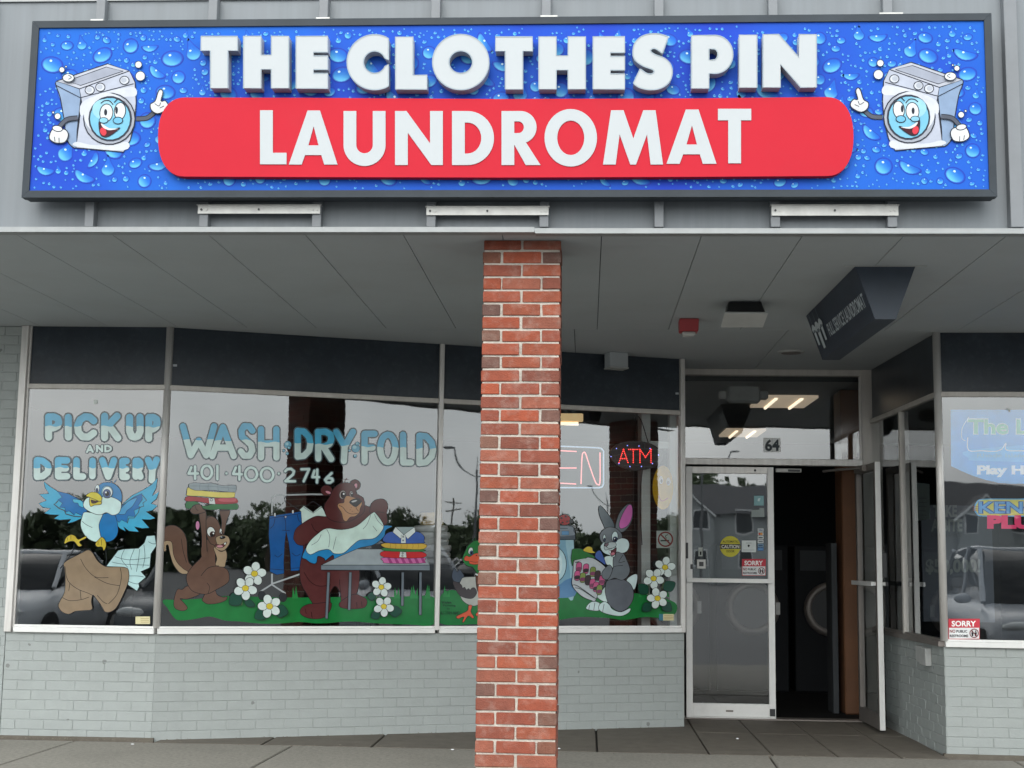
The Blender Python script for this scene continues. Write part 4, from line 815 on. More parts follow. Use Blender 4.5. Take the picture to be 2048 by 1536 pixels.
a.poly([(628,462),(660,330),(720,250),(772,226),(796,270),(792,370),(752,452),(690,502)], RG, 5); a.poly([(668,400),(700,320),(750,243),(786,250),(790,340),(752,432),(690,467),(666,450)], (196,104,172), 4)
a.poly([(735,962),(780,918),(832,903),(838,960),(810,1052),(768,1012)], RW, 5)
a.poly([(498,1062),(592,938),(548,1020),(540,1100),(570,1165),(510,1165),(445,1112)], (196,218,214), 5)
a.poly([(560,962),(690,952),(772,1000),(803,1080),(792,1160),(742,1232),(680,1262),(620,1242),(560,1182),(530,1080),(535,1010)], (92,98,106), 5)
a.poly([(345,1232),(380,1180),(430,1165),(482,1190),(470,1252),(400,1252)], RW, 5); a.poly([(468,1240),(480,1190),(530,1168),(572,1200),(600,1240),(680,1267),(767,1230),(762,1267),(700,1302),(620,1302),(520,1277)], RW, 5)
for l in ([(380,1200),(372,1245)],[(430,1180),(420,1250)],[(520,1190),(505,1265)]): a.line(l, 5)
a.poly([(522,742),(570,728),(622,740),(612,862),(560,822),(535,800)], (200,220,216), 5)
a.poly([(608,742),(650,683),(702,700),(742,780),(767,860),(747,922),(690,962),(620,942),(560,962),(508,942),(502,890),(540,860),(555,822),(600,862)], RG, 5); a.line([(700,720),(660,790),(720,780)], 4); a.line([(600,862),(620,830),(700,820)], 4)
a.poly([(478,542),(500,490),(560,453),(632,463),(682,508),(692,560),(640,622),(560,612),(500,602)], RG, 5)
a.poly([(520,640),(560,600),(612,612),(640,578),(690,558),(742,573),(762,620),(742,680),(692,702),(640,690),(617,740),(570,722),(520,702),(488,662),(488,630),(524,593)], RW, 5)
a.poly([(568,682),(600,672),(637,648),(627,710),(592,727)], (92,52,60), 4); a.ell(603,708,19,13,(190,116,130),0,-20); a.poly([(566,680),(584,676),(584,706),(570,704)], (222,228,226), 3, False)
a.poly([(520,640),(560,602),(622,598),(636,630),(600,655),(560,668),(530,672)], (170,184,186), 4); a.poly([(522,622),(552,604),(562,618),(540,640)], (110,92,100), 4); a.line([(540,640),(575,660),(636,640)], 4)
a.ell(622,545,30,52,RW,5,6); a.ell(625,570,22,27,(44,60,84),3); a.ell(627,574,11,14,(14,16,22)); a.ell(620,562,5,6,(225,230,230)); a.ell(522,560,13,36,RW,4); a.ell(524,574,10,18,(44,60,84),3)
a.poly([(208,702),(220,663),(290,658),(350,690),(432,740),(380,762),(330,772),(290,790),(240,765),(216,825),(203,760)], (40,106,50), 5); a.poly([(318,672),(360,638),(402,648),(412,680),(438,695),(400,702),(350,692)], (200,176,56), 4); a.poly([(435,742),(440,700),(482,678),(522,760),(532,812),(470,772)], (64,92,160), 4)
a.poly([(228,772),(250,792),(340,752),(372,743),(442,765),(545,858),(502,962),(440,1152),(400,1157),(300,1112),(213,1012),(220,900)], (178,186,190), 6)
k_ = 0
for row in ([(278,838),(346,852),(412,882),(458,918),(500,962)],[(262,918),(315,938),(364,962),(408,996),(442,1026),(474,1054)]):
    for x, y in row: a.poly([(x-21,y-38),(x+25,y-40),(x+18,y+40),(x-26,y+38)], [(186,84,128),(186,84,128),(120,140,70),(60,44,48)][k_ % 4], 5, True); a.poly([(x-20,y+2),(x+20,y),(x+15,y+32),(x-22,y+32)], [(120,60,90),(50,40,46)][k_ % 2]); k_ += 1
a.line([(215,1010),(250,1010),(330,1060),(440,1140)], 6); a.line([(236,780),(350,760),(440,775),(535,865)], 14, (176,182,184)); a.line([(240,1035),(300,1050),(420,1130)], 5)
a.poly([(498,890),(545,830),(575,815),(600,860),(560,950),(510,945)], RG, 5)
a.build('painted_rabbit', w3, label='painted grey rabbit holding a full laundry basket')
flowers(BC,'painted_flowers',w3,1100,960,4.8,[(1105,838,100),(995,945,100),(1033,1135,100)],[(940,1090,850,1000,.4),(1090,1050,1203,985,.4),(975,1190,886,1255,.4),(1080,1180,1166,1258,.4)],[[(948,1000),(946,1110)],[(1105,950),(1070,1050)]],'painted white flowers beside the rabbit')

# ================================================================== entrance
zd_top, zd_tr0, zd_tr1 = DP.sz(1550, 741)[1], DP.sz(1550, 931)[1], DP.sz(1550, 918)[1]
aJ0, aJ1 = DP.sz(1722, 830)[0], DP.sz(1742, 830)[0]                    # right jamb
ef = thing('entrance_frame', DP.at(DP.len/2, 0), 'aluminium entrance frame with a clear transom window numbered 64', 'door frame')
bar(DP, 'jamb', -.05, .004, 0, H-.001, -.06, .02, MT['alu_dull'], ef); bar(DP, 'jamb', aJ0, DP.len+.005, 0, H-.001, -.06, .03, MT['alu_dull'], ef)
bar(DP, 'head', .0045, aJ0-.0005, zd_top-.045, H-.001, -.06, .022, MT['alu_dull'], ef); bar(DP, 'transom_bar', .0045, aJ0-.0005, zd_tr0, zd_tr1, -.06, .03, MT['alu'], ef)
pane(DP, .004, aJ0, zd_tr1-.002, zd_top-.043, ef)
bar(DP, 'glazing_bead', aJ0-.016, aJ0-.001, zd_tr1+.001, zd_top-.046, -.01, .012, MT['alu'], ef, .001)
bar(DP, 'threshold', 0, DP.len, -.002, .012, -.08, .05, MT['alu_dark'], ef)
a = Art(DP, base=.003, k=1.6, step=.0006)
a.poly([(1526.5,876),(1561,876),(1561.5,904),(1527,904)], (196,200,198), 0, False); arttext(a, '64', 1530, 878.5, 1559, 902.5, (56,62,66), .035); a.line([(1544.3,876),(1544.5,904)], .6, (150,154,154))
a.build('number_plate', ef, MT['print'], 'grey numerals 64 on pale squares on the transom glass')

def door_leaf(name, P, w, hgt, label, z0=.02, m1=None, m2=None):
    m1 = m1 or MT['alu_bright']; m2 = m2 or MT['alu']
    "P(a, z, o): point on the leaf, a from the hinge stile"
    t = thing(name, P(0, 0, 0), label, 'door')
    def bx(nm, a0, a1, z0_, z1_, o0, o1, m, par=t, bev=.002):
        mb = MB().box8([P(a0,z0_,o1),P(a1,z0_,o1),P(a1,z0_,o0),P(a0,z0_,o0),P(a0,z1_,o1),P(a1,z1_,o1),P(a1,z1_,o0),P(a0,z1_,o0)]); return mb.build(nm, m, par, bevel=bev)
    s = .052
    bx('stile', 0, s, z0, hgt, -.022, .022, m1); bx('stile', w-s, w, z0, hgt, -.022, .022, m1)
    bx('top_rail', s+.0005, w-s-.0005, hgt-.056, hgt, -.022, .022, m2); bx('bottom_rail', s+.0005, w-s-.0005, z0, z0+.105, -.022, .022, m1)
    mesh('pane', [P(s-.004,z0+.1,0),P(w-s+.004,z0+.1,0),P(w-s+.004,hgt-.052,0),P(s-.004,hgt-.052,0)], [(0,1,2,3)], MT['glass_door'], t)
    return t, bx
aL0, aL1 = DP.sz(1371.5, 1100)[0], DP.sz(1548.5, 1200)[0]; LWd = aL1-aL0
zdoor = DP.sz(1460, 934)[1]
pt = lambda a_, z, o: DP.at(aL0+a_, z, o+.01)
dl, bx = door_leaf('glass_door', pt, LWd, zdoor, 'closed glass entrance door with caution and no restroom stickers')
zpb = DP.sz(1455, 1161)[1]
bx('push_bar', .0, LWd-.02, zpb-.017, zpb+.017, .05, .066, MT['alu_bright']); bx('bar_bracket', .012, .04, zpb-.012, zpb+.012, .022, .05, MT['alu']); bx('bar_bracket', LWd-.05, LWd-.025, zpb-.012, zpb+.012, .022, .05, MT['alu'])
bx('sweep', 0, LWd, .003, .019, -.02, .03, MT['alu_bright'])
bx('lock', .035, .055, zpb-.02+.11, zpb+.11+.02, .022, .03, MT['black']); 
z5 = DP.sz(1402, 1128)[1]; ax = DP.sz(1402, 1128)[0]-aL0; bx('deadbolt', ax-.036, ax+.036, z5-.038, z5+.038, .001, .02, MT['galv']); bx('keyhole', ax-.018, ax+.018, z5-.018, z5+.018, .0201, .028, MT['black'])
z6 = DP.sz(1376, 1100)[1]; bx('pull_handle', -.004, .014, z6-.07, z6+.06, .03, .06, MT['black']); 
bx('kick_pad', LWd-.05, LWd-.006, .03, .09, .0221, .026, MT['black']); bx('pivot', .32, .38, .06, .075, .0221, .024, MT['alu_dark'])
MB().cyl(pt(LWd*.79,zdoor-.028,.022), pt(LWd*.79,zdoor-.028,.027), .01, 10).build('screw_hole', MT['black'], dl)
# the other leaf, folded right open towards the street
hin = DP.at(DP.sz(1716, 1100)[0], 0, .03); fr = eye.onz(1769, 1456, .02); dv = Vector((fr.x-hin.x, fr.y-hin.y, 0)); dv = dv.normalized()
for k_ in range(0, 80):                                               # swing until the free edge stands at the seen place
    an = R(-60-k_); c_ = Vector((math.cos(an), math.sin(an), 0)); e_ = hin+c_*LWd; v_ = e_+Vector((0,0,.02))-eye.o
    if 1024+FPX*v_.dot(eye.R)/v_.dot(eye.F) < 1766: dv = c_; break
nv = Vector((dv.y, -dv.x, 0))
po = lambda a_, z, o: hin+dv*a_+nv*o+Vector((0,0,z))
dr_, bx2 = door_leaf('glass_door', po, LWd, zdoor, 'glass entrance door standing wide open towards the street, seen edge-on', m1=MT['alu_dark'], m2=MT['alu_dark'])  # stiles and rails coloured dark to stand for the leaf's shaded face
for sgn in (1, -1): bx2('push_bar', .01, LWd, zpb-.017, zpb+.017, sgn*.06-.008, sgn*.06+.008, MT['alu_bright'] if sgn > 0 else MT['black'])
for sgn in (1, -1): bx2('bar_bracket', LWd-.06, LWd-.03, zpb-.014, zpb+.014, min(sgn*.022, sgn*.052), max(sgn*.022, sgn*.052), MT['alu_bright'])
bx2('pull_handle', LWd-.03, LWd-.005, zpb+.05, zpb+.24, -.06, -.0225, MT['black'])
bx2('edge_strip', LWd+.0003, LWd+.004, .02, zdoor, -.021, .021, MT['alu_bright'])
a_ = Plane((hin.x, hin.y), (hin.x+dv.x, hin.y+dv.y))
mb = MB(); P0 = DP.at(DP.sz(1645, 940)[0], zdoor-.03, .03); P1 = po(LWd*.55, zdoor-.025, .04); mid = (P0+P1)/2+Vector((-.02,0,0))
o = MB().tube([P0, mid, P1], .010, 8).build('closer_arm', MT['alu_dark'], dr_)
bx2('closer_box', LWd*.2, LWd*.62, zdoor-.055, zdoor-.005, .0222, .06, MT['alu_dark'])
ls = DP.sz(1551, 937); le = DP.sz(1602, 944); o_ = bar(DP, 'strike_plate', ls[0], le[0], le[1]-.006, ls[1], -.02, .024, MT['galv'], ef); bar(DP, 'strike_slot', ls[0]+.10, le[0]-.01, le[1]+.0, ls[1]-.008, .0242, .026, MT['black'], o_)

# ================================================================== things under the canopy
def tbl(p, y, z=H): return eye.onz(p, y, z)
nL, nR, fL = eye.onz(1710,532,H), eye.onz(1830,533,H), eye.onz(1612,631,H)
w = nR.x-nL.x; fY = fL.y; nY = nL.y; xl = (nL.x+fL.x)/2; 
zb_ = None
dep = .25
q = eye.ony(1750, 638, nY); zb_ = q.z; xb0 = q.x; xb1 = eye.ony(1792, 639, nY).x
bs = thing('hanging_sign', (nL.x, nY, H), 'dark hanging box sign reading FULL SERVICE LAUNDROMAT under the soffit', 'sign')
sh = fL.x-nL.x
def bsP(f, u, v): # f 0 near..1 far ; u 0 left..1 right ; v 0 top..1 bottom
    y = nY+(fY-nY)*f; x0 = nL.x+sh*f; t0 = x0+w*u; b0 = x0+(xb0-nL.x)+(xb1-xb0)*u; return Vector((t0+(b0-t0)*v, y, H-.0015+(zb_-H)*v))
mb = MB(); mb.box8([bsP(0,0,1),bsP(0,1,1),bsP(1,1,1),bsP(1,0,1),bsP(0,0,0),bsP(0,1,0),bsP(1,1,0),bsP(1,0,0)]); mb.build('housing', MT['navy'], bs, bevel=.002)
mb = MB().box((nL.x-.06,nY-.015,H-.004),(nR.x+.06,nY-.002,H-.0005)); mb.build('trim', MT['greybox'], bs)
nn = (bsP(1,0,0)-bsP(0,0,0)).cross(bsP(0,0,1)-bsP(0,0,0)).normalized(); nn = nn if nn.x < 0 else -nn
def sideart(name, items, label):
    v, f, c = [], [], []
    for li, (pts, faces, col) in enumerate(items):
        n_ = len(v)
        for (f_, v_) in pts: v.append(bsP(f_, 0, v_)+nn*(.002+.0006*li)); c.append(rgb(*col, 1.5))
        f += [tuple(i+n_ for i in q) for q in faces]
    f = [q if (v[q[1]]-v[q[0]]).cross(v[q[2]]-v[q[1]]).dot(nn) > 0 else tuple(reversed(q)) for q in f]
    o = mesh(name, v, f, MT['print'], bs, label=label); ca = o.data.color_attributes.new('Col','FLOAT_COLOR','POINT')
    for i, k_ in enumerate(c): ca.data[i].color = k_
v_, f_ = textmesh('FULL SERVICE LAUNDROMAT', .02)
sideart('sign_lettering', [([(.71-.67*x, .46+.26*y-.16*0) for x, y in v_], f_, (150,158,162))], 'pale letters FULL SERVICE LAUNDROMAT')
its = []
for cx, s0, ln in ((.945,.78,.5),(.865,1.0,.56),(.785,.8,.5)):
    its.append(([(cx-.004,.02),(cx+.004,.02),(cx+.004,.3),(cx-.004,.3)], [(0,1,2,3)], (90,98,104)))
    h_ = .30*s0; z0 = .26; wv = .040*s0
    P_ = [(cx-wv*.4,z0),(cx+wv*.4,z0),(cx+wv*1.2,z0+h_*.35),(cx+wv*1.0,z0+h_*.62),(cx+wv*.62,z0+h_*.6),(cx+wv*.5,z0+h_*1.9),(cx-wv*.5,z0+h_*1.9),(cx-wv*.62,z0+h_*.6),(cx-wv*1.0,z0+h_*.62),(cx-wv*1.2,z0+h_*.35)]
    its.append((P_, [tuple(range(10))], (158,166,168)))
    its.append(([(cx-wv*.5,z0+h_*.5),(cx+wv*.5,z0+h_*.5),(cx+wv*.5,z0+h_*.75),(cx-wv*.5,z0+h_*.75)], [(0,1,2,3)], (96,104,110)))
sideart('sign_pictures', its, 'three pale hanging garments')
# red fire strobe
p0 = eye.onz(1377, 640, H); s_ = thing('fire_strobe', (p0.x, p0.y, H), 'red fire alarm strobe on the soffit', 'alarm')
MT['firered'] = surf('fire red plastic', (.36,.03,.035,1), .45); MT['lens'] = surf('clear lens', (.5,.5,.48,1), .15); MT['lens_g'] = surf('grey prismatic lens', (.5,.51,.5,1), .3)
w_ = .062; mb = MB().box8([(p0.x-w_,p0.y-.06,H-.085),(p0.x+w_,p0.y-.06,H-.085),(p0.x+w_,p0.y+.06,H-.085),(p0.x-w_,p0.y+.06,H-.085),(p0.x-w_*1.05,p0.y-.075,H-.001),(p0.x+w_*1.05,p0.y-.075,H-.001),(p0.x+w_*1.05,p0.y+.075,H-.001),(p0.x-w_*1.05,p0.y+.075,H-.001)]); mb.build('body', MT['firered'], s_, bevel=.006)
MB().box((p0.x-.045,p0.y-.05,H-.112),(p0.x+.045,p0.y+.04,H-.0852)).build('lens', MT['lens'], s_, bevel=.008)
# soffit flood light
p0 = eye.onz(1488, 606, H); s_ = thing('soffit_light', (p0.x, p0.y, H), 'dark boxy flood light with an unlit pale lens hanging from the soffit', 'light')
mb = MB().box8([(p0.x-.12,p0.y-.10,H-.075),(p0.x+.12,p0.y-.10,H-.075),(p0.x+.12,p0.y+.11,H-.115),(p0.x-.12,p0.y+.11,H-.115),(p0.x-.10,p0.y-.06,H-.001),(p0.x+.10,p0.y-.06,H-.001),(p0.x+.10,p0.y+.12,H-.001),(p0.x-.10,p0.y+.12,H-.001)]); mb.build('housing', MT['black'], s_, bevel=.006)
mb = MB().box8([(p0.x-.135,p0.y-.115,H-.090),(p0.x+.135,p0.y-.115,H-.090),(p0.x+.135,p0.y+.13,H-.135),(p0.x-.135,p0.y+.13,H-.135),(p0.x-.13,p0.y-.11,H-.0755),(p0.x+.13,p0.y-.11,H-.0755),(p0.x+.13,p0.y+.12,H-.1155),(p0.x-.13,p0.y+.12,H-.1155)]); mb.build('lens_frame', MT['lens_g'], s_, bevel=.004)
# round vent
p0 = eye.onz(1582, 703, H); s_ = thing('soffit_vent', (p0.x, p0.y, H), 'round grey ceiling vent in front of the entrance', 'vent')
mb = MB(); mb.cyl((p0.x,p0.y,H-.001),(p0.x,p0.y,H-.012),.105,28,.095); mb.build('rim', MT['greybox'], s_); MB().cyl((p0.x,p0.y,H-.0122),(p0.x,p0.y,H-.016),.075,24).build('grille', MT['alu_dark'], s_)
# small junction box above the window
c0 = BC.sz(1230, 695, .06); jb_ = thing('junction_box', BC.at(c0[0], c0[1], .05), 'small grey junction box on the soffit above the rabbit window', 'electrical box')
w_ = BC.sz(1248,695,.06)[0]-c0[0]; bar(BC, 'box', c0[0]-w_, c0[0]+w_, H-.115, H-.001, .03, .15, MT['soffit'], jb_, .004); bar(BC, 'cover', c0[0]-w_-.004, c0[0]+w_+.004, H-.128, H-.1155, .026, .154, MT['greybox'], jb_, .002)
# lock box on the side wall
l0, l1 = DE.sz(1839, 1290), DE.sz(1864, 1332); lb = thing('mail_slot_box', DE.at((l0[0]+l1[0])/2, l1[1], .02), 'small rusty grey metal box on the shaded brick wall', 'box')
bar(DE, 'back_plate', l0[0], l0[0]+(l1[0]-l0[0])*.45, l1[1]+.01, l0[1], .001, .03, MT['greybox'], lb); bar(DE, 'body', l0[0]+(l1[0]-l0[0])*.46, l1[0], l1[1], l0[1]-.005, .001, .045, MT['greybox'], lb); bar(DE, 'slot', l0[0]+(l1[0]-l0[0])*.34, l0[0]+(l1[0]-l0[0])*.42, l1[1]+.04, l0[1]-.05, .0302, .032, MT['black'], lb, 0)

# ================================================================== stickers and small signs on the glass
def sticker(name, pl, label, cat, draw, base=.004, k=1.05, step=.0004, group=None, org=None):
    a = Art(pl, base=base, k=k, step=step); draw(a); o = a.build(name, None, MT['print']); return tag(o, label, cat, group)
def sorry(x0, y0, x1, y1):
    def d(a):
        w, h = x1-x0, y1-y0; X = lambda u: x0+u*w; Y = lambda v: y0+v*h
        a.poly([(x0,y0),(x1,y0),(x1,y1),(x0,y1)], (186,60,72), 0, False); a.poly([(X(.02),Y(.44)),(X(.98),Y(.44)),(X(.98),Y(.97)),(X(.02),Y(.97))], (214,216,216), 0, False)
        arttext(a, 'SORRY', X(.10), Y(.10), X(.88), Y(.38), (232,234,232), .03); arttext(a, 'NO', X(.04), Y(.53), X(.22), Y(.69), (120,30,36), .03)
        arttext(a, 'PUBLIC', X(.25), Y(.55), X(.60), Y(.68), (36,38,44), .03); arttext(a, 'RESTROOMS', X(.04), Y(.77), X(.63), Y(.9), (36,38,44), .03)
        cx, cy, r = X(.82), Y(.71), .135*w
        for s0 in (-1,1): a.ell(cx+s0*r*.38, cy-r*.5, r*.16, r*.18, (36,38,44)); a.poly([(cx+s0*r*.38-r*.28,cy-r*.25),(cx+s0*r*.38+r*.28,cy-r*.25),(cx+s0*r*.38+r*.16,cy+r*.7),(cx+s0*r*.38-r*.16,cy+r*.7)], (36,38,44), 0, False)
        a.line(ell(cx,cy,r,r,0,24), r*.2, (110,34,42), True, False); a.line([(cx-r*.65,cy-r*.65),(cx+r*.65,cy+r*.65)], r*.18, (110,34,42))
    return d
DS = Plane(tuple(DP.at(0,0,.012)[:2]), tuple(DP.at(1,0,.012)[:2]))
sticker('notice_sticker', DS, 'red and white SORRY NO PUBLIC RESTROOMS sticker on the closed door', 'sticker', sorry(1484,1118,1531.5,1151.5), group='no public restroom stickers')
sticker('notice_sticker', EF, 'red and white SORRY NO PUBLIC RESTROOMS sticker on the rightmost window', 'sticker', sorry(1897,1237.5,1959.5,1278.5), group='no public restroom stickers')
def caution(a):
    a.ell(1460.5,1093,20.5,21,(194,186,66)); a.poly([(1440.6,1088),(1480.6,1088),(1480.2,1098),(1441,1098)], (34,36,36), 0, False)
    arttext(a, 'AUTOMATIC', 1445, 1081, 1477, 1085.5, (60,60,40), .02); arttext(a, 'CAUTION', 1443, 1089.5, 1478.5, 1096.8, (214,214,200), .03); arttext(a, 'DOOR', 1453, 1100, 1469, 1104.8, (60,60,40), .02)
sticker('caution_sticker', DS, 'round yellow AUTOMATIC CAUTION DOOR sticker on the closed door', 'sticker', caution)
def notice(a):
    a.poly([(1483.5,1081),(1512,1081),(1512,1104.5),(1483.5,1104)], (206,212,210), 0, False); a.poly([(1496,1089),(1500,1090),(1498,1095),(1495,1092)], (44,50,54), 0, False); a.line([(1492,1086),(1503,1086)], .8, (110,116,118)); a.line([(1486,1100),(1509,1100)], .8, (130,140,142))
sticker('paper_notice', DS, 'small white paper notice beside the yellow caution sticker', 'notice', notice)
def cards(a):
    for i, (c0, c1) in enumerate((((206,212,210),(40,60,120)),((190,196,196),(196,96,50)),((206,210,208),(60,62,70)),((200,206,206),(110,116,120)),((120,150,170),(60,80,110)),((64,110,160),(110,150,190)))):
        y = 1057+i*7.6; a.poly([(1515.5,y),(1527,y),(1527,y+6.4),(1515.5,y+6.4)], c0, 0, False)
        if i == 0: arttext(a, 'VISA', 1516.8, y+1.6, 1525.8, y+5, c1, .03)
        elif i == 1: a.ell(1519.4,y+3.2,2.4,2.4,(190,70,50)); a.ell(1523,y+3.2,2.4,2.4,(216,150,70))
        else: a.poly([(1517,y+2),(1525.5,y+2),(1525.5,y+4.6),(1517,y+4.6)], c1, 0, False)
sticker('card_stickers', DS, 'column of small payment card stickers on the closed door', 'sticker', cards)
def teal(a): a.poly([(1508,991.5),(1527.5,991.5),(1527.5,1011),(1508,1011)], (136,176,180), 0, False); a.poly([(1516,997),(1521,996),(1519,1003),(1515,1002)], (206,222,222), 0, False)
sticker('square_sticker', DS, 'square pale teal sticker near the top of the closed door', 'sticker', teal)
def note2(a): a.poly([(1503,1020),(1519,1019),(1519,1016),(1528,1016),(1529,1034),(1503,1034)], (150,160,158), 0, False)
sticker('paper_notice', DS, 'torn pale paper stuck under the teal square on the closed door', 'notice', note2)
def one(a): a.poly([(1397,1095),(1405,1095),(1405,1112.5),(1397,1112.5)], (176,182,176), 0, False); arttext(a, '1', 1399.5, 1103, 1403, 1110, (40,44,46), .03)
sticker('number_sticker', DS, 'narrow pale sticker with the figure 1 above the door lock', 'sticker', one)
def nosmoke(a):
    a.poly([(1313,1061.5),(1347.5,1061.5),(1347.5,1096),(1313,1096)], (172,178,176), 0, False); a.poly([(1321,1080),(1338,1080),(1338,1082.6),(1321,1082.6)], (40,42,46), 0, False); a.line([(1333,1077),(1331,1072),(1336,1069)], 1.4, (60,62,66))
    a.line(ell(1331,1078.5,14,14,0,26), 3, (132,46,52), True, False); a.line([(1321.5,1069),(1340.5,1088)], 2.8, (132,46,52))
BCi = Plane(tuple(BC.at(0,0,-.035)[:2]), tuple(BC.at(1,0,-.035)[:2])); 
sticker('no_smoking_sticker', BCi, 'square no smoking sign behind the glass above the painted flowers', 'sticker', nosmoke, base=0)
def label_y(x0, y0, x1, y1, lft=False):
    def d(a):
        a.poly([(x0,y0),(x1,y0),(x1,y1),(x0,y1)], (196,190,150), 0, False)
        if lft: a.poly([(x0,y0),(x0+(x1-x0)*.28,y0),(x0+(x1-x0)*.28,y1),(x0,y1)], (56,110,126), 0, False)
        for i in range(3): a.line([(x0+(x1-x0)*.35,y0+(y1-y0)*(.25+.25*i)),(x1-2,y0+(y1-y0)*(.25+.25*i))], .8, (150,120,80))
    return d
ABi = Plane(tuple(AB.at(0,0,-.034)[:2]), tuple(AB.at(1,0,-.034)[:2]))
sticker('alarm_sticker', AB, 'small cream alarm sticker low on the leftmost window', 'sticker', label_y(271,1233,300,1248))
sticker('alarm_sticker', BC, 'small cream and teal alarm sticker below the painted rabbit flowers', 'sticker', label_y(1318,1228,1347.5,1241,True))
sticker('paper_tag', AB, 'tiny white square tag high on the leftmost window', 'sticker', lambda a: a.poly([(187,800),(195,799.5),(195,807.5),(187,808)], (206,212,208), 0, False))
sticker('spec_label', BC, 'tiny pale label on the dark panel beside the corner post', 'sticker', lambda a: a.poly([(346,728.5),(354,728.5),(354,733),(346,733)], (170,176,180), 0, False))
sticker('spec_label', BC, 'tiny pale label on the dark panel above the ATM sign', 'sticker', lambda a: a.poly([(1351,785),(1357.5,785),(1357.5,789),(1351,789)], (170,176,180), 0, False))

# lottery and keno signs behind the right window
EFi = Plane(tuple(EF.at(0,0,-.02)[:2]), tuple(EF.at(1,0,-.02)[:2]))
def lott(a):
    X = lambda u: 1720+u/4.265; Y = lambda v: 640+v/4.265; q = lambda l: [(X(u), Y(v)) for u, v in l]
    a.poly(q([(772,764),(2060,764),(2055,1246),(1970,1286),(1830,1336),(1660,1376),(1500,1394),(1399,1397),(1280,1396),(1180,1388),(1080,1366),(1000,1342),(930,1316),(860,1286),(777,1246)]), (40,124,176), 0, False)
    a.poly(q([(930,1110),(1700,1060),(1700,1200),(1000,1200),(930,1180)]), (60,142,186)); a.line(q([(900,1030),(870,1010),(870,930),(900,870),(930,830)]), 1.4, (176,212,222)); a.line(q([(920,1000),(925,1110),(1040,1115),(1150,1120),(1210,1100),(1245,1050),(1250,1110),(1399,1115),(1600,1110)]), 2, (190,222,230))
    arttext(a, 'The Lottery', X(915), Y(838), X(1990), Y(1020), (176,214,214), .05); arttext(a, 'The Lottery', X(922), Y(848), X(1984), Y(1010), (70,150,118), .025)
    arttext(a, 'Rhode Island', X(1000), Y(1138), X(1420), Y(1172), (84,140,160), .01)
    arttext(a, 'Play Here', X(998), Y(1240), X(1620), Y(1340), (206,226,230), .05)
sticker('lottery_sign', EFi, 'light blue lottery sign reading Play Here in the rightmost window', 'sign', lott, base=0, k=1.9)
def keno(a):
    X = lambda u: 1720+u/4.518; Y = lambda v: 980+v/4.518; q = lambda l: [(X(u), Y(v)) for u, v in l]
    a.poly(q([(1030,165),(1050,110),(1110,80),(1400,78),(1700,80),(1750,150),(1700,235),(1400,240),(1110,240),(1050,215)]), (84,140,176)); a.poly(q([(1042,165),(1060,120),(1112,90),(1400,88),(1690,92),(1735,150),(1690,225),(1400,230),(1112,230),(1060,205)]), (176,170,90))
    for i in range(3): a.line(q([(1020,150+i*16),(1080,150+i*16)]), 1, (150,80,80))
    arttext(a, 'KENO', X(1068), Y(100), X(1660), Y(216), (52,80,140), .06); arttext(a, 'KENO', X(1074), Y(104), X(1654), Y(212), (96,140,196), .02)
    arttext(a, 'PLUS', X(1148), Y(226), X(1700), Y(352), (190,50,92), .07)
sticker('keno_sign', EFi, 'yellow and blue KENO sign with pink PLUS in the rightmost window', 'sign', keno, base=0, k=2.0)
sticker('paper_tag', EF, 'scrap of white tape at the top of the blue lottery sign', 'sticker', lambda a: a.poly([(2012,817),(2020,816),(2021,823),(2017,824),(2016,820),(2012,819)], (214,218,216), 0, False))
# dark poster board inside, seen through both panes of the corner
PB = Vert(10.35)
bd = thing('poster_board', PB.hit(1905, 1250), 'dark poster board reading TAKE A BITE and $50,000! inside the corner window', 'poster')
c0, c1 = PB.hit(1842, 1010), PB.hit(1990, 1245); MB().box((c0.x,10.352,c1.z),(c1.x,10.37,c0.z)).build('board', MT['navy'], bd)
a = Art(PB, base=.001, k=.5, step=.0005); GT = (150,160,158)
arttext(a, 'TAKE', 1866, 1010, 1914, 1034, GT, .04); arttext(a, 'A BITE', 1862, 1038, 1925, 1063, GT, .04); arttext(a, 'OF CHANCE', 1862, 1066, 1924, 1074, (84,90,94), .0); arttext(a, '$50,000!', 1851, 1118, 1961, 1150, GT, .04); arttext(a, 'TO PLAY AND', 1900, 1172, 1966, 1181, (84,90,94), .0)
a.build('poster_print', bd, MT['print'])['kind'] = 'stuff'
# papers on the side window
def slip(a):
    a.poly([(1832,965),(1859,968),(1860,1038),(1831,1042)], (132,142,140), 0, False)
    for i in range(5): a.line([(1838,996+i*8.5),(1853,996.5+i*8.5)], 1, (80,88,90))
DEi = Plane(tuple(DE.at(0,0,-.01)[:2]), tuple(DE.at(1,0,-.01)[:2])); sticker('paper_notice', DEi, 'pale paper notice taped inside the shaded side window', 'notice', slip, base=0, k=.7)

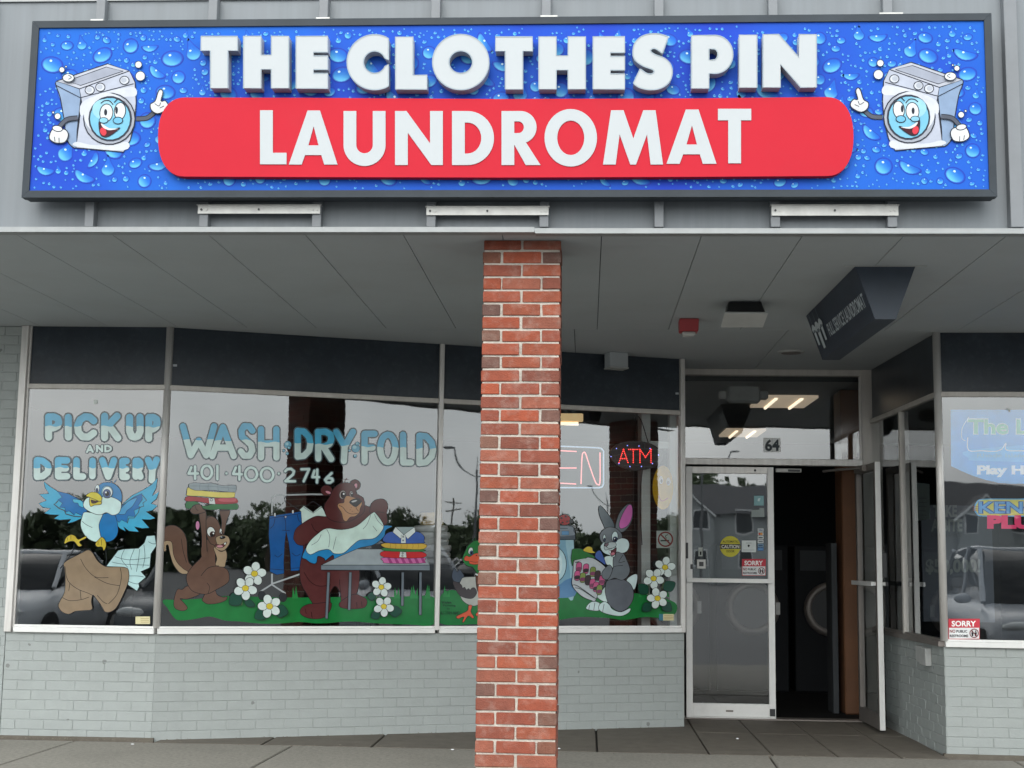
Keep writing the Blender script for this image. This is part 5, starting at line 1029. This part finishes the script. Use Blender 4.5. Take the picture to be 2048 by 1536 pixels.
# ================================================================== neon, ATM sign and other things inside the glass
NI = Plane(tuple(BC.at(0,0,-.10)[:2]), tuple(BC.at(1,0,-.10)[:2]))
neon = thing('neon_sign', NI.hit(1100, 975), 'pink and pale blue neon OPEN sign half hidden behind the brick pillar', 'neon sign')
MT['neon_p'] = emit('pink neon', (1,.30,.30,1), .42); MT['neon_b'] = emit('blue neon', (.55,.75,.95,1), .14)
def ntube(name, pts, r, m, sm=True): MB().tube([NI.hit(*p) for p in (catmull(pts, 4, False) if sm and len(pts) > 2 else pts)], r, 8).build(name, m, neon, smooth=True)
ntube('border_tube', [(1010,888),(1196,895.5),(1203,897),(1207,902),(1207,968),(1204,974),(1198,975.5),(1010,975)], .006, MT['neon_b'], False)
ntube('letter_tube', [(1095,965),(1095,900),(1153,903)], .0045, MT['neon_p'], False); ntube('letter_tube', [(1097,936),(1153,936)], .0045, MT['neon_p']); ntube('letter_tube', [(1095,965),(1152,968)], .0045, MT['neon_p'])
ntube('letter_tube', [(1162,968),(1164,915),(1167,905),(1171,907),(1177,925),(1190,962),(1196,969),(1200,963),(1200,905)], .0045, MT['neon_p'])
ntube('letter_tube', [(1062,965),(1062,898),(1080,900),(1085,915),(1080,932),(1062,934)], .0045, MT['neon_p']); ntube('letter_tube', ell(1034,932,16,32,0,18)+[(1050,932)], .0045, MT['neon_p'], False)
atm = thing('atm_sign', NI.hit(1275, 940), 'oval black LED sign reading ATM in red lights', 'sign')
ctr = [NI.hit(*p, .0) for p in ell(1273,911,53,29.5,3,32)]; n_ = len(ctr)
mesh('board', ctr+[p-NI.n*.025 for p in ctr], [tuple(range(n_)), tuple(range(2*n_-1,n_-1,-1))]+[(i,(i+1)%n_,n_+(i+1)%n_,n_+i) for i in range(n_)], MT['black'], atm)
MT['led_r'] = emit('red led', (1,.06,.05,1), 1.3); MT['led_b'] = emit('blue led', (.25,.3,1,1), 1.2)
for ch, x0, x1 in (('A',1238,1256),('T',1257.5,1275.5),('M',1280,1302)):
    mb = MB()
    for l in G(ch):
        L = [(x0+(x1-x0)*p[0], 899+26*p[1]) for p in l]
        for p, q in zip(L, L[1:]):
            m_ = max(1, int(math.hypot(q[0]-p[0], q[1]-p[1])/3.6))
            for i in range(m_+1): c = NI.hit(p[0]+(q[0]-p[0])*i/m_, p[1]+(q[1]-p[1])*i/m_, .004); mb.ball(c, .0042, .0042, .0042, 6, 4)
    mb.build('led_letter', MT['led_r'], atm)
for x, y in ((1222,913),(1233,897),(1255,891),(1278,892),(1300,897),(1317,910),(1305,927),(1283,933),(1260,933),(1238,927)): MB().ball(NI.hit(x, y, .004), .004, .004, .004, 6, 4).build('led', MT['led_b'], atm)
for pts in ([(1268,830),(1274,850),(1270,880),(1266,884)],[(1276,832),(1284,845),(1296,884),(1300,892)],[(1268,940),(1267,990),(1270,1060)],[(1285,938),(1280,1000),(1284,1090)]):
    o = MB().tube([NI.hit(*p, -.02) for p in catmull(pts, 4, False)], .004, 6).build('cord', MT['black'], atm)
SFp = Plane(tuple(BC.at(0,0,-.16)[:2]), tuple(BC.at(1,0,-.16)[:2]))
def sunface(a):
    a.ell(1326,975,21,44,(168,132,14)); a.ell(1322,960,4,8,(230,230,220)); a.ell(1323,962,2,4,(30,30,30)); a.ell(1337,963,4,8,(230,230,220)); a.ell(1336,965,2,4,(30,30,30)); a.line([(1317,992),(1324,1002),(1336,996)], 2, (150,60,50))
sticker('paper_sun', SFp, 'oval yellow smiling paper face hanging below the ATM sign', 'decoration', sunface, base=0, k=1.7)
# inside of the shop
inn = [(-5.9,9.6),(pA[0],9.62),(pB[0]+.02,9.62),(pC[0]-.05,pC[1]+.10),(pC[0]-.05,11.56),(2.44,11.56),(2.52,9.7),(5.2,9.66),(5.2,17.6),(-5.9,17.6)]
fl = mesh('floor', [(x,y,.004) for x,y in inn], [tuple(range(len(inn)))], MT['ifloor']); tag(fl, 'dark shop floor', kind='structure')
cl = mesh('ceiling', [(x,y,2.80) for x,y in inn], [tuple(reversed(range(len(inn))))], surf('ceiling tile', (.32,.33,.33,1), .8, 0, .06, 3)); tag(cl, 'pale shop ceiling', kind='structure')
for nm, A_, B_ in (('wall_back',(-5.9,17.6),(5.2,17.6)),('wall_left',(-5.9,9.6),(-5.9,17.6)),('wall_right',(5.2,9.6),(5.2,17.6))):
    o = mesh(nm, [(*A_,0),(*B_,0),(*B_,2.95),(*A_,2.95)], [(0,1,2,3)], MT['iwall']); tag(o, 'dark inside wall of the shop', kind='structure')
ow = thing('partition_wall', DP.at(DP.sz(1695,1100)[0]+.02, 0, -.35), 'orange painted partition wall end just inside the open doorway', 'wall')
q0, q1 = DP.sz(1683,1100,-.5)[0], DP.sz(1725,1100,-.5)[0]; bar(DP, 'panel', q0, q1+.1, .005, 2.78, -.75, -.45, MT['orange'], ow, .01)
bar(DP, 'shelf_edge', q0-.09, q0-.04, .005, 1.45, -.75, -.5, MT['dark'], ow, .005)
MT['tube'] = emit('fluorescent', (1,.86,.66,1), .55); MT['difr'] = emit('fluorescent panel', (.9,.72,.52,1), .14)
for i, (x0, x1, y0, y1, wh) in enumerate(((1500,1632,791,814,'nearer'),(1438,1530,857,873,'farther'))):
    P_, Q_ = eye.onz((x0+x1)/2, y0+1, 2.79), eye.onz((x0+x1)/2, y1-1, 2.79); hw = (x1-x0)*.86/2718*P_.y/2; yn, yf_ = sorted((P_.y, Q_.y))
    t_ = thing('ceiling_light', ((P_.x+Q_.x)/2, (yn+yf_)/2, 2.79), wh+' fluorescent ceiling light seen through the transom', 'ceiling light', 'lit ceiling lights'); cx = (P_.x+Q_.x)/2
    MB().box((cx-hw,yn,2.775),(cx+hw,yf_,2.798)).build('diffuser', MT['difr'], t_)
    for s0 in (-.45,.45): MB().cyl((cx+hw*s0,yn+.03,2.768),(cx+hw*s0,yf_-.03,2.768),.014,8).build('tube', MT['tube'], t_)
P_ = eye.ony(1150, 836, 11.6); t_ = thing('strip_light', (P_.x, 11.6, P_.z), 'cream strip light near the top of the window behind the pillar', 'ceiling light')
MB().box((P_.x-.45,11.55,P_.z-.03),(P_.x+.07,11.65,P_.z+.035)).build('housing', emit('warm strip', (1,.72,.36,1), .2), t_, bevel=.008); MB().cyl((P_.x-.43,11.6,P_.z-.05),(P_.x+.03,11.6,P_.z-.05),.014,8).build('tube', MT['tube'], t_)
# emergency light on the inside of the transom
t_ = thing('emergency_light', DP.hit(1485, 800, -.5), 'grey emergency light with two lamp heads behind the transom glass', 'light'); EL = Plane(tuple(DP.at(0,0,-.5)[:2]), tuple(DP.at(1,0,-.5)[:2]))
u0, u1 = EL.sz(1454, 768), EL.sz(1520, 807); bar(EL, 'body', u0[0], u1[0], u1[1], u0[1], -.05, .05, MT['greybox'], t_, .02)
for p in (1444, 1527): c = EL.sz(p, 791); bar(EL, 'lamp_head', c[0]-.035, c[0]+.035, c[1]-.038, c[1]+.038, -.03, .06, MT['lens'] if p < 1500 else MT['greybox'], t_, .012)
# washers behind the doors
def washer(x, y, label, s=1.0):
    t_ = thing('washing_machine', (x, y, .004), label, 'washing machine', 'front-loading washers inside the shop')
    MB().box((x-.36,y,.004),(x+.36,y+.8,1.45)).build('cabinet', MT['steel'], t_, bevel=.012)
    n_ = 28; v = []; 
    for r_, o_ in ((.27,0),(.27,.03),(.2,.05),(.2,.01)):
        v += [(x+r_*math.cos(2*math.pi*i/n_), y-.002-o_, .82+r_*math.sin(2*math.pi*i/n_)) for i in range(n_)]
    mesh('door_ring', v, [(k*n_+i,(k+1)*n_+i,(k+1)*n_+(i+1)%n_,k*n_+(i+1)%n_) for k in range(3) for i in range(n_)], MT['alu_dark'], t_, smooth=True)
    MB().cyl((x,y-.003,.82),(x,y-.022,.82),.198,24).build('door_glass', MT['black'], t_)
    MB().box((x-.3,y-.012,1.2),(x+.3,y-.001,1.4)).build('control_panel', MT['dark'], t_); MB().box((x+.23,y-.045,.76),(x+.27,y-.03,.88)).build('handle', MT['galv'], t_)
washer(.88, 13.9, 'dark front-loading washer behind the left edge of the closed door'); washer(1.66, 13.9, 'dark front-loading washer behind the middle of the closed door'); washer(2.44, 13.9, 'dark front-loading washer deep inside the open doorway')
# bagged towels on a table behind the bear window
tp = BC.sz(862, 1128, -.55); TW = Plane(tuple(BC.at(0,0,-.55)[:2]), tuple(BC.at(1,0,-.55)[:2]))
tb = thing('folding_table', TW.at(tp[0], 0), 'dark table inside carrying the bagged towels', 'table'); z_t = tp[1]
bar(TW, 'table_top', tp[0]-.55, tp[0]+.6, z_t-.04, z_t-.002, -.3, .28, MT['iwall'], tb)
for s0 in (-.5,.55):
    for o_ in (-.25,.23): bar(TW, 'leg', tp[0]+s0-.02, tp[0]+s0+.02, .005, z_t-.041, o_-.02, o_+.02, MT['dark'], tb)
tw = thing('towel_stack', TW.at(tp[0], z_t), 'stack of white and tan folded towels in clear plastic behind the glass', 'towels')
zz = z_t; rd = random.Random(5); MT['cloth_t'] = surf('tan towel', (.42,.28,.10,1), .9, 0, .1, 20)
for i in range(8):
    hh = .05; ww = .15-.004*i-(.04 if i > 5 else 0); mb = MB(); c = TW.at(tp[0]+rd.uniform(-.012,.012), zz+hh/2, 0); mb.ball(c, ww, .13, hh*.62, 20, 10)
    for v in mb.v: d = v-c; v.x = c.x+math.copysign(min(abs(d.x)*1.25, ww), d.x)+rd.uniform(-.004,.004); v.y = c.y+math.copysign(min(abs(d.y)*1.25,.13), d.y); v.z = c.z+math.copysign(min(abs(d.z)*1.3,hh*.52), d.z)+rd.uniform(-.003,.003)
    mb.build('towel', MT['cloth_t'] if i in (6,7) else MT['cloth_w'], tw, smooth=True); zz += hh
# return panel between window and door (seen through the glass)
rt = thing('return_frame', (pC[0]-.01, 11.2, 0), 'white frame of the narrow return beside the closed door', 'frame')
MT['wframe'] = surf('white painted frame', (.55,.6,.58,1), .6, 0, .08, 6)
RP = Plane(tuple(BC.at(0,0,-.22)[:2]), tuple(BC.at(1,0,-.22)[:2]))
for x0, x1, o0 in ((1281,1299,-.06),(1337.5,1353,-.02)): bar(RP, 'post', RP.sz(x0,1000)[0], RP.sz(x1,1000)[0], .005, 2.79, o0, .02, MT['wframe'], rt)
bar(RP, 'rail', RP.sz(1299.5,1000)[0], RP.sz(1337,1000)[0], 2.18, 2.24, -.03, .01, MT['wframe'], rt)
mesh('pane', [(pC[0]-.01,11.02,.75),(pC[0]-.01,11.36,.75),(pC[0]-.01,11.36,2.79),(pC[0]-.01,11.02,2.79)], [(0,1,2,3)], MT['glass'], rt)

# ================================================================== the street behind the camera (seen as reflections in the glass)
MT['carpaint'] = surf('car paint', (.3,.3,.3,1), .25, 0, .03, 2, objcol=True); MT['carglass'] = surf('car glass', (.01,.012,.014,1), .05, 0, .05, 2); MT['tyre'] = surf('tyre rubber', (.02,.02,.02,1), .8); MT['tail'] = surf('tail lamp', (.35,.02,.02,1), .2); MT['head'] = surf('head lamp', (.6,.62,.62,1), .1)
def car(loc, rz, col, label, suv=False):
    t = thing('parked_car', loc, label, 'car', 'cars parked facing the shop'); t.rotation_euler = (0, 0, rz); org = Vector(loc)
    hgt = 1.68 if suv else 1.46
    prof = [(-2.2,.45,.42,.80),(-2.15,.40,.35,.86),(-1.6,.92,.28,.89),(-.95,.98,.24,.91),(0,.98,.24,.92),(.9,1.0,.24,.92),(1.7,1.0 if not suv else 1.05,.28,.90),(2.1,.95,.36,.86),(2.2,.6,.45,.80)]
    def loft(sec, name, m, par, cap=True):
        v = []; f = []
        for (x, zt, zb, hw) in sec:
            v += [Vector((hw*.9,x,zb)), Vector((hw,x,zb+(zt-zb)*.35)), Vector((hw*.98,x,zb+(zt-zb)*.8)), Vector((hw*.86,x,zt)), Vector((-hw*.86,x,zt)), Vector((-hw*.98,x,zb+(zt-zb)*.8)), Vector((-hw,x,zb+(zt-zb)*.35)), Vector((-hw*.9,x,zb))]
        for i in range(len(sec)-1):
            for k in range(8): f.append((i*8+k, i*8+(k+1)%8, (i+1)*8+(k+1)%8, (i+1)*8+k))
        if cap: f += [tuple(range(7,-1,-1)), tuple(range((len(sec)-1)*8, len(sec)*8))]
        me = bpy.data.meshes.new(name); me.from_pydata(v, [], f); me.materials.append(m); me.polygons.foreach_set('use_smooth', [True]*len(me.polygons)); o = bpy.data.objects.new(name, me); C.objects.link(o); o.parent = par; o.color = (*col, 1); return o
    # front of the car points along -y of its own frame, i.e. sec x runs nose to tail
    body = loft([(-2.2,.62,.35,.70),(-2.12,.74,.25,.84),(-1.7,.86,.22,.90),(-1.0,.95,.2,.91),(0,.98,.2,.92),(1.0,1.0,.2,.92),(1.75,1.02,.22,.90),(2.12,.95,.28,.86),(2.2,.75,.4,.76)], 'body', MT['carpaint'], t)
    loft([(-1.05,.97,.90,.80),(-.35,hgt-.04,.93,.74),(.3,hgt,.95,.72),(1.0 if not suv else 1.5,hgt-.05,.96,.72),(1.75 if not suv else 2.05,1.03,.95,.78)], 'cabin_glass', MT['carglass'], t)
    loft([(-.28,hgt-.01,hgt-.07,.66),(.3,hgt+.02,hgt-.05,.68),(1.0 if not suv else 1.5,hgt-.02,hgt-.09,.66)], 'roof', MT['carpaint'], t)
    for sx in (-1, 1):
        for (y0,z0,y1,z1) in ((-1.0,.97,-.33,hgt-.02),(.28,.98,.3,hgt),(1.7 if not suv else 2.0,1.02,1.0 if not suv else 1.5,hgt-.03)):
            mb = MB(); mb.cyl((sx*.80,y0,z0),(sx*.69,y1,z1),.035,6); o = mb.build('pillar', MT['carpaint'], None); o.parent = t; o.location = (0,0,0); o.color = (*col, 1)
        for y in (-1.35, 1.35):
            o = MB().cyl((sx*.72,y,.33),(sx*.93,y,.33),.33,20).build('tyre', MT['tyre'], None); o.parent = t; o2 = MB().cyl((sx*.931,y,.33),(sx*.937,y,.33),.2,16).build('rim', MT['galv'], None); o2.parent = o
        o = MB().ball((sx*.62,-2.1,.68),.2,.1,.08).build('headlight', MT['head'], None, smooth=True); o.parent = t
        o = MB().ball((sx*.66,2.12,.85),.18,.09,.09).build('tail_lamp', MT['tail'], None, smooth=True); o.parent = t
        o = MB().ball((sx*1.0,-.75,1.0),.12,.07,.07).build('mirror', MT['carpaint'], None, smooth=True); o.parent = t; o.color = (*col, 1)
    return t
# noses towards the shop (+y)
car((-7.6,-.2,-.16), math.pi, (.55,.57,.6), 'silver sedan reflected low in the leftmost window')
car((-4.9,-.6,-.16), math.pi, (.09,.10,.11), 'dark sedan parked beside the silver sedan, reflected in the leftmost window')
car((5.4,-.4,-.16), math.pi, (.40,.42,.45), 'grey sport utility car reflected in the rightmost window', True)
car((8.3,-.6,-.16), math.pi, (.5,.5,.5), 'pale car beside the grey sport utility car', False)
# street lamps and a utility pole
MT['pole'] = surf('lamp steel', (.16,.165,.17,1), .5, .4); MT['wood'] = surf('weathered pole wood', (.09,.075,.06,1), .9, 0, .2, 4)
def lamp(x, y, h, label):
    t = thing('street_lamp', (x, y, -.16), label, 'street lamp', 'double street lamps of the parking lot'); MB().cyl((x,y,-.16),(x,y,h),.10,12,.07).build('post', MT['pole'], t)
    MB().cyl((x,y,h),(x,y,h+.6),.03,8,.015).build('finial', MT['pole'], t)
    for s in (-1,1):
        pts = [(x,y,h-.5)]+[(x+s*(1.9*math.sin(u)),y,h-.5+1.5*(1-math.cos(u))*.9+.3*u) for u in (.3,.6,.9,1.2,1.5)]
        a_ = MB().tube(pts,.04,8).build('arm', MT['pole'], t); e_ = pts[-1]; MB().ball((e_[0]+s*.3,y,e_[2]),.38,.14,.08).build('lamp_head', MT['pole'], a_, smooth=True)
lamp(44,-50,6.9,'double street lamp reflected beside the brick pillar, nearer the bear'); lamp(10,-71,7.7,'double street lamp reflected in the entrance transom'); lamp(92,-91,7.8,'double street lamp reflected behind the painted rabbit')
t = thing('utility_pole', (84,-108,-.16), 'wooden utility pole with cross arms reflected in the window behind the duck', 'utility pole'); MB().cyl((84,-108,-.16),(84,-108,8.2),.14,10,.1).build('post', MT['wood'], t)
for z in (7.6,6.9): MB().box((82.9,-108.06,z),(85.1,-107.94,z+.12)).build('cross_arm', MT['wood'], t)
# houses
MT['siding'] = surf('pale siding', (.36,.38,.38,1), .8, 0, .06, 2); MT['roofing'] = surf('grey shingle', (.085,.085,.09,1), .9, 0, .2, 5); MT['wtrim'] = surf('white trim', (.7,.71,.71,1), .6); MT['hglass'] = surf('house window', (.03,.035,.04,1), .1)
def house(x, y, w, d, h, label):
    t = thing('apartment_house', (x, y, -.16), label, 'house', 'houses across the parking lot'); MB().box((x-w/2,y-d,-.16),(x+w/2,y,h)).build('wall', MT['siding'], t)
    v = [(x-w/2-.4,y-d-.4,h),(x+w/2+.4,y-d-.4,h),(x+w/2+.4,y+.4,h),(x-w/2-.4,y+.4,h),(x-w/2-.4,y-d/2,h+2.4),(x+w/2+.4,y-d/2,h+2.4)]
    mesh('roof', v, [(0,1,5,4),(2,3,4,5),(3,0,4),(1,2,5),(3,2,1,0)], MT['roofing'], t)
    for gx in (x-w*.3, x+w*.3):
        mesh('gable', [(gx-1.8,y+.9,-.16),(gx+1.8,y+.9,-.16),(gx+1.8,y+.9,h),(gx,y+.9,h+1.5),(gx-1.8,y+.9,h),(gx-1.8,y-.5,-.16),(gx+1.8,y-.5,-.16),(gx+1.8,y-1.5,h),(gx,y-2.0,h+1.5),(gx-1.8,y-1.5,h)], [(0,4,3,2,1),(0,5,9,4),(1,2,7,6)], MT['siding'], t)
        mesh('gable_roof', [(gx-2.05,y+1.1,h-.2),(gx,y+1.1,h+1.58),(gx+2.05,y+1.1,h-.2),(gx-2.05,y-2,h-.2),(gx,y-2.4,h+1.58),(gx+2.05,y-2,h-.2)], [(0,1,4,3),(1,2,5,4)], MT['roofing'], t)
        for s in (-1,1): MB().cyl((gx+s*2.0,y+1.1,h-.2),(gx,y+1.1,h+1.5),.09,4).build('bargeboard', MT['wtrim'], t)
    for fl_ in range(2):
        for k in range(6):
            wx = x-w/2+w*(k+.5)/6; z0 = .9+2.6*fl_; yy = y+.01
            if any(abs(wx-g) < 1.9 for g in (x-w*.3, x+w*.3)): yy = y+.91
            f = MB().box((wx-.55,yy,z0),(wx+.55,yy+.05,z0+1.4)).build('window', MT['wtrim'], t); MB().box((wx-.45,yy+.051,z0+.1),(wx+.45,yy+.06,z0+1.3)).build('pane', MT['hglass'], f)
    MB().box((x-w/2,y+.02,2.75),(x-w*.5+w*.06,y+1.6,2.95)).build('balcony', MT['wtrim'], t)
house(15,-75,19,9,4.6,'pale apartment house with white gables reflected in the doors and right window')
# trees
MT['leaf'] = surf('leaves', (.085,.115,.055,1), .7, 0, .35, 3); MT['bark'] = surf('bark', (.09,.07,.05,1), .9)
def crown_mesh(seed, n=1300):
    rd = random.Random(seed); v = []; f = []; cl_ = [(rd.uniform(-.55,.55), rd.uniform(-.55,.55), rd.uniform(-.45,.65), rd.uniform(.3,.55)) for _ in range(16)]
    for i in range(n):
        cx, cy, cz, r = rd.choice(cl_); d = Vector((rd.gauss(0,1), rd.gauss(0,1), rd.gauss(0,1))).normalized()*r*rd.uniform(.6,1.05); p = Vector((cx,cy,cz))+d
        u = Vector((rd.gauss(0,1), rd.gauss(0,1), rd.gauss(0,1))).normalized(); w = u.orthogonal().normalized(); s = rd.uniform(.05,.11); b = len(v); v += [p-u*s, p+w*s*.6, p+u*s, p-w*s*.6]; f.append((b,b+1,b+2,b+3))
    me = bpy.data.meshes.new('crown'); me.from_pydata(v, [], f); me.materials.append(MT['leaf']); return me
crs = [crown_mesh(i) for i in range(3)]
trs = [(-52,-72,4.6),(-44,-70,5.2),(-37,-72,4.4),(-30,-70,5.0),(-23,-72,4.5),(-15,-72,5.2),(-7,-74,4.8),(6,-100,8.6),(12,-102,9.2),(19,-100,8.2),(28,-98,7.6),(40,-100,7.0),(52,-92,6.2),(62,-84,5.4),(72,-78,5.6),(82,-70,5.0),(56,-64,4.6),(46,-66,4.6),(76,-92,6.0),(92,-100,6.6),(100,-88,6.0),(-2,-64,3.6)]; trs.sort()
ordn = ['first','second','third','fourth','fifth','sixth','seventh','eighth','ninth','tenth','eleventh','twelfth','thirteenth','fourteenth','fifteenth','sixteenth','seventeenth','eighteenth','nineteenth','twentieth','twenty-first','twenty-second']
for i, (x, y, h) in enumerate(trs):
    lb_ = 'leafy tree far across the parking lot, '+ordn[i]+' planted from the left end'
    t = thing('leafy_tree', (x, y, -.16), lb_, 'tree', 'trees across the parking lot'); MB().cyl((x,y,-.16),(x,y,h*.5),.18,8,.1).build('trunk', MT['bark'], t)
    o = bpy.data.objects.new('crown', crs[i % 3]); link(o, t, (x, y, h*.6)); o.scale = (h*.50, h*.50, h*.46); o.rotation_euler = (0, 0, i*1.3)

# the wood beyond the lot, one dark mass
rd = random.Random(21); v = []; f = []
line_ = [(-95,-66),(-40,-72),(-6,-78),(4,-98),(40,-104),(75,-92),(120,-62)]
segs = list(zip(line_, line_[1:])); ln = [math.hypot(q[0]-p[0], q[1]-p[1]) for p, q in segs]; tot = sum(ln)
for i in range(30000):
    d = rd.uniform(0, tot); k = 0
    while k < len(ln)-1 and d > ln[k]: d -= ln[k]; k += 1
    (x0,y0),(x1,y1) = segs[k]; t_ = d/ln[k]; x = x0+(x1-x0)*t_+rd.gauss(0,.8); y = y0+(y1-y0)*t_+rd.gauss(0,1.2)
    top = 4.1+.7*math.sin(x*.21)+.5*math.sin(x*.53+1)+.35*math.sin(x*1.3)+(1.6 if 4 < x < 60 else 0); z = -.2+top*rd.random()**.75
    u = Vector((rd.gauss(0,1), rd.gauss(0,1), rd.gauss(0,1))).normalized(); w = u.orthogonal().normalized(); s_ = rd.uniform(.3,.62); p = Vector((x,y,z)); b = len(v); v += [p-u*s_, p+w*s_*.7, p+u*s_, p-w*s_*.7]; f.append((b,b+1,b+2,b+3))
o = mesh('far_wood', v, f, MT['leaf']); tag(o, 'dark wood beyond the parking lot, seen mirrored in the glass', 'wood', kind='stuff')

# the next pillar of the canopy, seen mirrored beside the ATM sign
src = bpy.data.objects['brick_pillar']; nt_ = thing('brick_pillar', (src.location.x+4.24, src.location.y, 0), 'next red brick pillar of the canopy, seen mirrored beside the ATM sign', 'pillar')
for ch in list(src.children):
    c = ch.copy(); C.objects.link(c); c.parent = nt_; c.location = ch.location.copy()

# grit and crumbs gathered along the foot of the walls and the paving seam
rd = random.Random(9); mb = MB()
for i in range(420):
    k = rd.random()
    if k < .3: p = AB.at(rd.uniform(-.4, AB.len), 0, .02+abs(rd.gauss(0,.03)))
    elif k < .55: p = BC.at(rd.uniform(0, BC.len), 0, .004+abs(rd.gauss(0,.03)))
    elif k < .7: p = EF.at(rd.uniform(0, 1.2), 0, .026+abs(rd.gauss(0,.03)))
    else: x = rd.uniform(-3.2, 2.6); p = Vector((x, front_y(x)+rd.gauss(0,.03), 0))
    p.z = .0005; r = rd.uniform(.002,.007); a_ = rd.uniform(0, 6.28); q = [p+Vector((math.cos(a_+j*2.1)*r*rd.uniform(.6,1.4), math.sin(a_+j*2.1)*r*rd.uniform(.6,1.4), 0)) for j in range(3)]+[p+Vector((0,0,r*rd.uniform(.4,.9)))]
    mb.add(q, [(0,1,3),(1,2,3),(2,0,3)])
o = mb.build('grit', surf('grit', (.16,.14,.11,1), .9, 0, .5, 60)); tag(o, 'grit and crumbs along the foot of the walls', 'grit', kind='stuff')
for i, (x, y) in enumerate(((265,1489),(905,1500),(1118,1498),(1475,1478))):
    p = eye.onz(x, y, .002); r = rd.uniform(.009,.014); o = MB().ball(p+Vector((0,0,.003)), r, r*.8, .004, 8, 4).build('paper_scrap', MT['cloth_w'], smooth=True); tag(o, 'tiny pale scrap on the pavement, '+['leftmost of four','left of the brick pillar','right of the brick pillar','in front of the closed door'][i], 'litter', 'scraps on the pavement')
